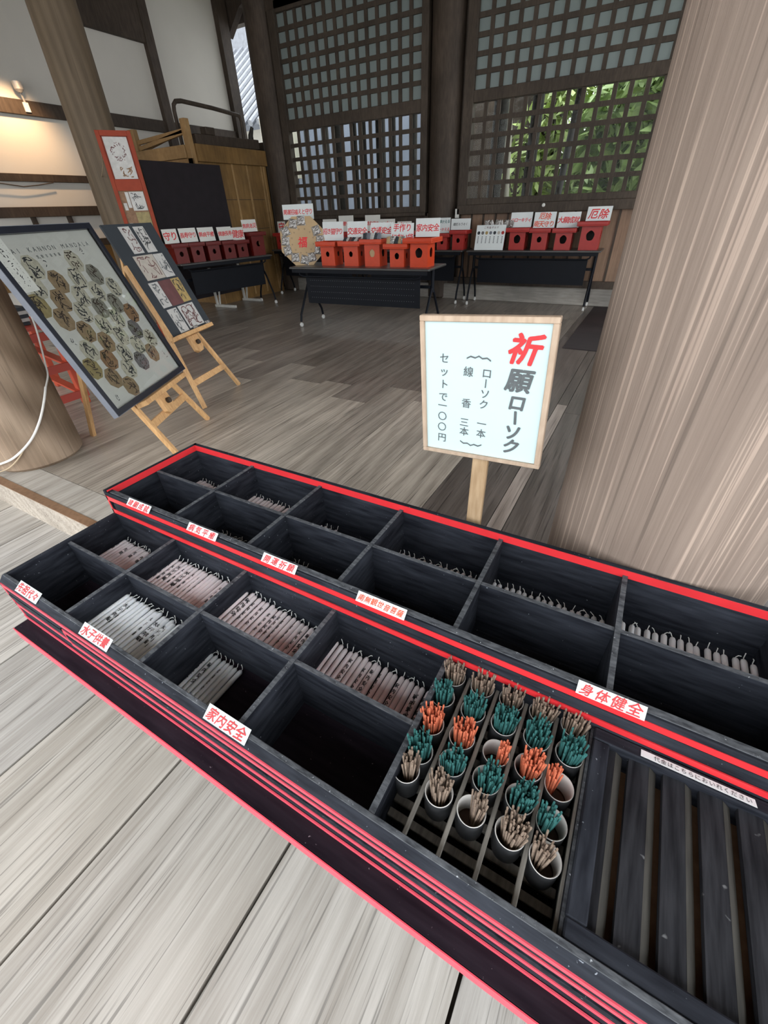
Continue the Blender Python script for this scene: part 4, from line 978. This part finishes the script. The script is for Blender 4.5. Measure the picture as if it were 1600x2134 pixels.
# ------------------------------------------------------------------ paper signs
def psign(label, lines, c, w, h, yaw=0.0, lean=.12, mat='card', ink='red_ink', size=None, skew=.12, stick=0.0, group=None, roll=0.0):
    """white card standing on its lower edge at c; lines of hand lettering"""
    c = Vector(c); U = Vector((math.cos(yaw), math.sin(yaw), 0)); B = Vector((-math.sin(yaw), math.cos(yaw), 0))
    V = Vector((0,0,1))*math.cos(lean)+B*math.sin(lean); 
    U2_ = U*math.cos(roll)+V*math.sin(roll); V2_ = V*math.cos(roll)-U*math.sin(roll); N = U2_.cross(V2_)
    mb = MB(); mb.prism(srect(-w/2, w/2, 0, h), c, U2_, V2_, N, .0015)
    o = mb.build('paper_sign', mat); tag(o, label, 'paper sign', group)
    for i, (txt, ik) in enumerate(lines):
        t = MB(); sz = (size or min(h*.58/len(lines)*1.45, w*.97/len(txt)))*1.06
        letters(t, txt, c+N*.0016, U2_, V2_, N, 0, h*(1-(i+.5)/len(lines)), sz, min(sz*.98, w*.95/len(txt)), False, .02, skew, .07)
        t.build('lettering', ik, o)
    if stick:
        mb = MB(); mb.bar(c-V*stick-N*.006, c+V*h*.6-N*.006, .008, .008); mb.build('stick', 'post_wood', o)
    return o
R_I, O_I, K_I = 'red_ink', 'orange_ink', 'black_ink'
psign('white card standing tall behind the octagonal board', [('開運招福えと守り', R_I)], (-3.98, 4.93, 1.135), .44, .15, .1, .05, stick=.46)
psign('white card with five red characters on the leftmost vermilion box', [('招き猫守り', R_I)], (-3.445, 4.87, .918), .285, .185, .05, .08, 'card', size=.058)
psign('white traffic safety card on the second vermilion box', [('交通安全', R_I)], (-3.105, 4.87, .922), .265, .178, .05, .08)
psign('slanting white traffic safety card on the middle vermilion box', [('交通安全', R_I)], (-2.80, 4.88, .938), .285, .15, .05, .3, skew=.25)
psign('white two-line card for scented pouches on the shortest vermilion box', [('手作り', R_I), ('におい袋', R_I)], (-2.52, 4.86, .905), .27, .168, .05, .1)
psign('white household safety card on the largest vermilion box', [('家内安全', R_I)], (-2.235, 4.90, .945), .275, .165, .05, .08)
psign('white card with katakana by the wainscot', [('ハローキティ', R_I)], (-1.74, 6.80, .943), .28, .165, .03, .1, size=.05)
psign('white two-line card next to the katakana card', [('厄除', O_I), ('南天守り', O_I)], (-1.435, 6.79, .933), .27, .17, .03, .1)
psign('plastic covered white card on the second box from the right', [('大願成就', R_I)], (-1.14, 6.81, .93), .27, .165, .03, .1)
psign('white two-character card on the tallest red box', [('厄除', R_I)], (-.80, 6.83, .995), .28, .15, .03, .25, skew=.25, size=.11)
psign('pale grey printed card on the back table beside the wainscot', [('献灯ろうそく', 'grey_ink'), ('Candle Offering', 'grey_ink')][:1], (-2.56, 6.72, .93), .285, .13, .02, .1, size=.034)
psign('white card with a green heading at the right end of the back table', [('無事かえる', 'teal'), ('キーかえる', R_I)], (-2.815, 6.70, .895), .215, .18, .02, .05)
psign('white card peeping above the household safety card', [('お守り', R_I)], (-3.12, 6.73, .93), .235, .10, .02, .05, 'card_dim')
psign('dim white card above the scented pouch card at the back', [('守り', R_I)], (-3.45, 6.73, .93), .235, .115, .02, .05, 'card_dim')
psign('dim white card half hidden behind the second traffic card', [('お守り', R_I)], (-3.74, 6.73, .93), .26, .15, .02, .05, 'card_dim')
psign('tall white card at the back above the gap in the nearest row', [('総お守り', R_I)], (-4.0, 6.73, .93), .265, .205, .02, .05, 'card_dim', size=.055)
psign('tall white card at the back above the first traffic card', [('足腰守り', R_I)], (-4.49, 6.73, .93), .275, .21, .02, .05, 'card_dim', size=.058)
psign('dim white card at the back between two taller cards', [('お守り', 'grey_ink')], (-4.81, 6.73, .93), .265, .17, .02, .05, 'card_dim')
psign('small white card at the far left end behind the octagonal board', [('守', R_I)], (-5.83, 6.73, .93), .17, .16, .02, .05, 'card_dim')
def lsign(label, txt, s, z, w, h):
    p = lc + ld*s + lf*.10; psign(label, [(txt, R_I)], (p.x, p.y, z), w, h, 1.36, .12, 'card_dim')
lsign('cream card at the near end of the left table, cut by the charcoal board', '守り', -.72, .925, .2, .16)
lsign('cream card second from the near end of the left table', '長寿守り', -.47, .925, .245, .16)
lsign('cream card in the middle of the left table', '無病平癒', -.20, .92, .24, .162)
lsign('cream card fourth along the left table', '健康長寿', .09, .915, .23, .16)
lsign('cream card fifth along the left table, partly covered', '健康', .30, .905, .2, .155)
lsign('cream card on the tall box at the far end of the left table', '無病息災', .52, .995, .25, .15)
# chart of round figures leaning on its red box
ch_ = psign('white printed chart of small round figures leaning by the wainscot', [], (-2.09, 6.60, .697), .40, .29, .03, .22)
U_ = Vector((math.cos(.03), math.sin(.03), 0)); Vv = Vector((0, math.sin(.22), math.cos(.22))); Nn = U_.cross(Vv); cc_ = Vector((-2.09, 6.60, .697))+Nn*.0017
t = MB(); letters(t, 'ご利益ダルマ', cc_, U_, Vv, Nn, 0, .262, .03, .034, False, .01); t.build('heading', 'maroon', ch_)
for k, mt_ in enumerate(('charcoal', 'oct_dark', 'gold', 'frame_silver', 'charcoal', 'sheet_tan', 'red_box2')):
    x = -.165+k*.055
    t = MB(); t.add([cc_+U_*(x+.02*math.cos(a*PI/8))+Vv*(.20+.02*math.sin(a*PI/8))+Nn*.0004 for a in range(16)], [tuple(range(16))]); t.build('round_figure', mt_, ch_)
    t = MB()
    for j in range(5): t.add([cc_+U_*(x+a)+Vv*(.15-j*.017+b)+Nn*.0004 for a, b in srect(-.007, .007, 0, .010)], [(0,1,2,3)])
    t.build('printed_column', 'grey_ink', ch_)

# ------------------------------------------------------------------ octagonal board with foil packets
oy = .445; OU = Vector((math.cos(oy), math.sin(oy), 0)); OB = Vector((-math.sin(oy), math.cos(oy), 0)); OV = Vector((0,0,1))*math.cos(.2)+OB*math.sin(.2); ON = OU.cross(OV)
OR = .292; OC = Vector((-3.79, 4.70, HC_)) + OV*OR*math.cos(PI/8)*.93
octa = thing('octagonal_board', 'tan octagonal board with a red character standing on the nearest table', 'display board', Vector((-3.79, 4.70, HC_)))
poly = [(OR*math.cos(PI/8+i*PI/4), OR*.93*math.sin(PI/8+i*PI/4)) for i in range(8)]
mb = MB(); mb.prism(poly, OC-ON*.014, OU, OV, ON, .014); oc = mb.build('board', 'kraft', octa, bevel=.002)
t = MB(); letter(t, '福', OC, OU, OV, ON, 0, -.01, .115, .03, 0, 1, .15); t.build('lettering', 'red_ink', oc)
t = MB()
for i in range(12):
    a = 2*PI*(i+.5)/12; letter(t, '守', OC, OU, OV, ON, .135*math.cos(a), .125*math.sin(a), .02, .0)
t.build('small_marks', 'black_ink', oc)
mb = MB(); mb.bar(OC-ON*.02, Vector((-3.84, 4.97, HC_)), .02, .02); mb.build('strut', 'kraft', octa)
def packet_mesh(seed, w, h, d, mat):
    rr = random.Random(seed); n = 9; v = []; f = []
    for side in (1, -1):
        for j in range(n):
            for i in range(n):
                u, q = i/(n-1)*2-1, j/(n-1)*2-1
                th = d*(1-abs(u)**3)*(1-abs(q)**4)*(.55+.45*rr.random())+.001
                v.append((u*w/2*(1-.12*q*rr.random()), -side*th if side == 1 else th*.25, (q+1)*h/2+rr.uniform(-.003, .003)))
    for s in range(2):
        for j in range(n-1):
            for i in range(n-1):
                b = s*n*n+j*n+i; q = (b, b+1, b+n+1, b+n); f.append(q if s == 0 else q[::-1])
    for i in range(n-1):
        for a, b_ in ((i, i+1), ((n-1)*n+i, (n-1)*n+i+1), (i*n, (i+1)*n), (i*n+n-1, (i+1)*n+n-1)): f.append((a, n*n+a, n*n+b_, b_))
    return MB().add(v, f).build('amulet_packet', mat, None, world=False)
gP = 'clear packets hung round the octagonal board'
pk = None
clock = ['twelve', 'one', 'two', 'three', 'four', 'five', 'six', 'seven', 'eight', 'nine', 'ten', 'eleven']
for i in range(12):
    if i == 1: continue
    a = PI/2-i*PI/6; rr_ = .215
    p = OC+OU*(rr_*math.cos(a))+OV*(rr_*.93*math.sin(a)-.04)+ON*.004
    if pk is None: pk = packet_mesh(3, .096, .092, .022, 'foil'); o = pk
    else: o = dup(pk)
    o.location = p; o.rotation_euler = (-.2, random.uniform(-.35, .35), oy)
    tag(o, 'clear amulet packet at %s o\'clock on the octagonal board' % clock[i], 'packet', gP)
tz = (('dark packet on the second vermilion box', 'charcoal'), ('white packet on the second vermilion box', 'sheet'))
gQ = 'packets filling the trays of the vermilion boxes'
for bx, y, z, n, mats, nm in ((-3.116, 4.74, .918, 6, ('charcoal', 'sheet', 'maroon'), 'second vermilion box'), (-2.837, 4.74, .935, 5, ('charcoal', 'frame_silver', 'sheet'), 'middle vermilion box'), (-2.526, 4.72, .90, 5, ('kraft', 'foil', 'charcoal'), 'shortest vermilion box')):
    for i in range(n):
        o = packet_mesh(40+i, .055, .075, .012, mats[i % 3]); o.location = (bx-.09+i*.18/(n-1), y, z-.012); o.rotation_euler = (-.9 if n > 5 else -.3, random.uniform(-.3, .3), random.uniform(-.2, .2))
        tag(o, '%s packet in the tray of the %s, %s' % ({'charcoal': 'dark', 'sheet': 'whitish', 'maroon': 'dull red', 'frame_silver': 'silvery', 'kraft': 'tan', 'foil': 'shiny'}[mats[i % 3]], nm, ('at its left end', 'second from left', 'third from left', 'fourth from left', 'fifth from left', 'at its right end')[i]), 'packet', gQ)
gF = 'shiny packets heaped behind the chart'
fp_ = None
for i in range(9):
    o = packet_mesh(70+i, .07, .10, .02, 'foil'); o.location = (-2.20+i*.040, 6.80, .93); o.rotation_euler = (random.uniform(-.2, .3), random.uniform(-.4, .4), random.uniform(-.5, .5))
    tag(o, 'shiny clear packet heaped on the box behind the white chart of round figures', 'packet', gF)

# ------------------------------------------------------------------ red poster stand, partition, booth
ps = thing('red_poster_stand', 'tall narrow vermilion stand with two posters beside the brown pillar', 'poster stand', (-4.915, 3.438, 0))
SA = Vector((-5.004, 3.311, 0)); SD = Vector((-4.826, 3.565, 0))-SA; SL = SD.length; SD.normalize(); SVv = Vector((0,0,1)); SNn = Vector((SD.y, -SD.x, 0))
def sp_(nm, u0, u1, z0, z1, mat, off, t, par=ps, bv=0): mb = MB(); mb.prism(srect(u0*SL, u1*SL, z0, z1), SA+SNn*off, SD, SVv, SNn, t); return mb.build(nm, mat, par, bevel=bv)
sp_('upright', 0, .12, 0, 1.90, 'stand_red', 0, .03, bv=.003); sp_('upright', .88, 1, 0, 1.90, 'stand_red', 0, .03, bv=.003)
sp_('top_bar', .12, .88, 1.86, 1.90, 'stand_red', 0, .03); sp_('middle_bar', .12, .88, 1.44, 1.53, 'stand_red', 0, .03)
bp_ = sp_('back_panel', .12, .88, .25, 1.86, 'stand_red', .006, .004); sp_('lower_panel', .12, .88, .30, 1.44, 'raw_wood', .010, .004, bp_)
q1 = sp_('poster', .16, .84, 1.535, 1.855, 'sheet', .012, .002, bp_); q2 = sp_('poster', .42, .86, 1.275, 1.432, 'sheet', .016, .002, bp_); q3 = sp_('poster', .45, .87, 1.10, 1.262, 'oct_olive', .016, .002, bp_)
for u0, z0, z1 in ((.17, 1.28, 1.34), (.30, 1.30, 1.43), (.17, 1.11, 1.17)): sp_('caption_strip', u0, u0+.1, z0, z1, 'sheet', .016, .002, bp_)
mb = MB()
for i in range(22):
    a = 2*PI*i/22; squiggle(mb, SA+SNn*.014, SD, SVv, SNn, SL*.5+.055*math.cos(a), 1.745+.055*math.sin(a), .028, .028, 2, .003, rg)
mb.build('print', 'maroon', q1)
mb = MB(); squiggle(mb, SA+SNn*.014, SD, SVv, SNn, SL*.58, 1.59, .11, .08, 14, .004, rg); mb.build('print', 'oct_rust', q1)
mb = MB(); squiggle(mb, SA+SNn*.018, SD, SVv, SNn, SL*.64, 1.355, .10, .13, 12, .003, rg); mb.build('print', 'black_ink', q2)
o = MB().tube([(-5.96, 3.85, 1.62), (-5.4, 3.55, 1.68), (-5.0, 3.31, 1.74)], .004, 5).build('tie_string', 'tape_tan'); tag(o, 'thin string tying the red poster stand to the brown pillar', 'string')
pb = thing('black_partition', 'tall black partition board on white feet behind the left table', 'partition', (-6.10, 5.19, 0))
mb = MB(); mb.box(-6.125, -6.10, 4.525, 5.86, .16, 1.815); mb.build('panel', 'boardblack', pb, bevel=.003)
for y in (5.19, 5.80):
    mb = MB(); mb.bar((-6.085, y, .03), (-6.085, y, .55), .03, .03); mb.bar((-6.13, y, .018), (-5.72, y+.04, .018), .035, .035); mb.bar((-6.05, y+.02, .03), (-5.99, y+.02, .3), .02, .02); mb.build('white_foot', 'white_metal', pb)
bt = thing('wooden_booth', 'cedar booth with battens and a cornice in the far left corner', 'booth', (-6.75, 6.15, 0))
mb = MB(); mb.box(-7.35, -6.16, 5.44, 6.93, 0, 1.88); mb.build('body', 'booth', bt)
mb = MB(); mb.box(-7.40, -6.14, 5.42, 5.435, 0.0, 1.88); mb.build('front_panel', 'booth_l', bt)  # skin over the body; its paler colour holds the light on this face
for y in (6.156, 6.469, 6.80, 6.86):
    mb = MB(); mb.box(-6.16, -6.147, y-.018, y+.018, .05, 1.86); mb.build('batten', 'booth_l', bt)
for z in (.62, 1.0, 1.4):
    mb = MB(); mb.box(-6.16, -6.156, 5.46, 6.9, z, z+.008); mb.build('board_seam', 'dark_wood', bt)
mb = MB(); mb.box(-6.24, -6.14, 5.42, 5.50, 1.62, 2.30); mb.build('corner_post', 'booth_l', bt, bevel=.004)
mb = MB(); mb.box(-7.40, -7.28, 5.42, 5.50, 1.90, 2.28); mb.build('corner_post', 'booth_l', bt, bevel=.004)
mb = MB(); mb.box(-7.45, -6.245, 5.40, 5.47, 1.885, 2.03); mb.build('front_cornice', 'booth_l', bt, bevel=.004)  # same cornice as the side one, light on the front painted in
mb = MB(); mb.box(-6.19, -6.11, 5.50, 6.93, 1.845, 2.04); mb.build('side_cornice', 'booth', bt, bevel=.004)
for z0, z1, dz in ((2.13, 2.18, 0), (2.06, 2.09, .06)):
    mb = MB(); mb.bar((-7.28, 5.47, z0), (-6.24, 5.47, z0+dz+.05), .04, .05); mb.build('rail', 'booth_l', bt, bevel=.003)
mb = MB(); mb.bar((-7.2, 5.52, 2.05), (-6.3, 5.52, 2.19), .03, .03); mb.build('slanting_rail', 'booth_l', bt)
o = MB().bar((-6.24, 5.6, 2.10), (-6.24, 6.9, 2.12), .10, .12).build('dark_timber', 'dark_wood', None, bevel=.006); tag(o, 'dark timber lying along the top of the cedar booth', 'timber')
o = MB().box(-6.31, -6.19, 5.82, 5.99, 2.165, 2.25).build('wood_block', 'dark_wood', None, bevel=.006); tag(o, 'small dark wood block on the timber above the booth', 'block')
o = MB().tube([(-6.38, 5.5, 1.882), (-6.38, 5.5, 2.40), (-6.38, 5.515, 2.46), (-6.38, 5.56, 2.50), (-6.38, 5.66, 2.515), (-6.37, 6.2, 2.50), (-6.36, 6.72, 2.47), (-6.36, 6.76, 2.40), (-6.36, 6.72, 1.882)], .026, 10).build('bent_pipe', 'lattice', None, smooth=True); tag(o, 'bent brown pipe rail standing on the booth roof', 'pipe')
o = MB().tube([(-6.35,6.86,1.885), (-6.33,6.87,2.14), (-6.31,6.86,2.24), (-6.29,6.90,2.34)], [.05, .05, .04, .025], 8).build('dark_bundle', 'bark', None, smooth=True); tag(o, 'dark leaning bundle at the bright gap beside the pillar', 'bundle')
# spotlight clipped to the wall beam, warm lamp below it
sl_ = thing('spotlight', 'small clip spotlight on the upper beam of the left plaster wall', 'lamp', (XL+.09, 4.17, 2.45))
mb = MB(); mb.box(XL+.02, XL+.07, 4.15, 4.21, 2.36, 2.45); mb.build('clip', 'card_dim', sl_)
mb = MB(); mb.tube([(XL+.06, 4.18, 2.45), (XL+.07, 4.17, 2.52), (XL+.09, 4.16, 2.55)], .012, 8); mb.build('neck', 'bulb', sl_, smooth=True)
mb = MB(); mb.lathe([(.02, 0), (.05, .03), (.055, .1), (.04, .1), (.02, .02)], (XL+.10, 4.15, 2.53), 16); mb.build('lamp_head', 'bulb', sl_, smooth=True)
ld_ = bpy.data.lights.new('wall_lamp', 'SPOT'); ld_.energy = 42; ld_.color = (1, .62, .33); ld_.spot_size = 1.7; ld_.spot_blend = .9; ld_.shadow_soft_size = .05
lo = bpy.data.objects.new('wall_lamp', ld_); COL.objects.link(lo); lo.location = (XL+.55, 3.95, 2.72); lo.rotation_euler = Euler((.0, .62, 0))
o = MB().tube([(XL+.05, 3.2, 1.645), (XL+.055, 3.5, 1.63), (XL+.05, 3.75, 1.60), (XL+.05, 3.95, 1.62), (XL+.05, 4.15, 1.65)], .006, 6).build('wall_wire', 'dark_wood', None, smooth=True); tag(o, 'thin dark wire sagging under the plaster wall beam', 'wire')
# outlet box by the centre pillar, door pull
o = MB().box(-2.775, -2.715, 7.03, 7.05, 1.06, 1.17).build('wall_switch', 'card_dim', None, bevel=.004); tag(o, 'pale switch box on the frame beside the middle dark pillar', 'switch')
o = MB().lathe([(0,-.0),(.022,0),(.018,-.018),(0,-.022)], (-1.53, 7.03, 1.175), 16, 'Y').build('door_knob', 'card_dim', None, smooth=True); tag(o, 'small pale knob on the bottom rail of the right lattice', 'knob')

# ------------------------------------------------------------------ outside, behind the lattice and through the gap
def leaves(name, label, c, rad, n, size, mat, seed, cat='foliage'):
    rr = random.Random(seed); mb = MB()
    for _ in range(n):
        while True:
            p = Vector((rr.uniform(-1, 1), rr.uniform(-1, 1), rr.uniform(-1, 1)))
            if .25 < p.length < 1: break
        p = Vector((c[0]+p.x*rad[0], c[1]+p.y*rad[1], c[2]+p.z*rad[2]))
        a = Vector((rr.uniform(-1, 1), rr.uniform(-1, 1), rr.uniform(-1.2, .2))).normalized(); b = a.cross(Vector((rr.uniform(-1, 1), rr.uniform(-1, 1), rr.uniform(-1, 1)))).normalized()
        s = size*rr.uniform(.6, 1.4)
        mb.add([p, p+a*s*.5+b*s*.16, p+a*s, p+a*s*.5-b*s*.16], [(0,1,2,3)])
    o = mb.build(name, mat, None, kind='stuff'); o['label'] = label; o['category'] = cat; return o
leaves('foliage', 'sunlit green foliage outside the right lattice', (-1.6, 11.2, 1.9), (1.7, .9, 1.6), 3800, .30, 'leaf', 1)
leaves('foliage', 'pale green long leaves outside the right lattice', (-.6, 10.2, 2.0), (1.2, .7, 1.7), 2600, .34, 'leaf2', 2)
leaves('foliage', 'tree foliage seen through the gap beside the pillar', (-19.0, 20.5, 8.0), (4.5, 2.0, 2.6), 4200, .34, 'leaf3', 3)
def post(x, y, r, mat, lab, z1=3.4, lean=0):
    o = MB().tube([(x, y, -.6), (x+lean, y, z1)], r, 14).build('outdoor_post', mat, None, smooth=True); tag(o, lab, 'post')
post(-2.25, 8.9, .085, 'bark', 'dark outdoor post glimpsed through the right lattice'); post(-2.95, 9.3, .12, 'bark', 'dark trunk outside behind the middle pillar')
post(-1.80, 8.6, .05, 'bark', 'thin dark stem outside before the foliage', 3.2, .25)
post(-2.65, 9.6, .055, 'out_beige', 'pale leaning pole outside the right lattice', 3.2, -.3)
mb = MB(); mb.box(-4.9, -2.35, 11.2, 11.4, -.6, 3.6); o = mb.build('garden_shed', 'dark_wood'); tag(o, 'dark wooden building outside between the lattices', 'building')
for k, x in enumerate((-6.35, -6.0, -5.62, -5.3, -5.02, -4.70, -4.35, -4.0)):
    post(x-.6, 9.2+.15*(k % 2), .055+.02*(k % 3), 'bark', 'dark corridor post outside the left lattice, %s from left' % ('first', 'second', 'third', 'fourth', 'fifth', 'sixth', 'seventh', 'eighth')[k])
mb = MB(); mb.box(-9.7, -4.9, 11.4, 11.6, -.6, 3.6); o = mb.build('outer_building', 'out_wall'); tag(o, 'blue grey outbuilding seen through the left lattice', 'building')
mb = MB(); mb.box(-9.4, -8.4, 10.6, 10.8, 1.9, 3.1); o = mb.build('beige_outbuilding', 'out_beige'); tag(o, 'beige upper wall outside the left lattice', 'building')
mb = MB(); mb.box(-9.3, -8.5, 10.65, 10.75, -.6, 1.9); mb.build('wall', 'out_wall', o)
mb = MB(); mb.box(-6.0, 3.0, 7.35, 8.9, 3.85, 3.95); o = mb.build('outer_eave', 'dark_wood'); tag(o, 'eave board outside above the lattice windows', 'eave')
# tiled roof beyond the gap
rf = thing('tiled_roof', 'bright tiled roof of a hall seen through the gap by the pillar', 'roof', (-13.0, 16.0, -.6))
mb = MB(); mb.box(-19.5, -8.0, 14.2, 18, -.6, 4.2); mb.build('wall', 'plaster', rf)
mb = MB(); mb.add([(-20,13.0,3.4),(-7.5,13.0,3.4),(-7.5,17.0,6.1),(-20,17.0,6.1),(-20,13.0,3.28),(-7.5,13.0,3.28),(-7.5,17.0,5.95),(-20,17.0,5.95)], [(0,1,2,3),(7,6,5,4),(0,4,5,1),(1,5,6,2),(2,6,7,3),(3,7,4,0)]); rp = mb.build('roof_slope', 'tile_d', rf)
mb = MB(); x = -20.0
while x < -7.5: mb.tube([(x, 12.95, 3.44), (x, 17.0, 6.16)], .085, 8); x += .34
rb = mb.build('tile_ribs', 'tile', rp, smooth=True); rb['kind'] = 'stuff'
mb = MB(); mb.box(-20, -7.5, 16.85, 17.25, 6.0, 6.6); mb.build('ridge', 'tile', rf)

bpy.data.objects.remove(_gob)
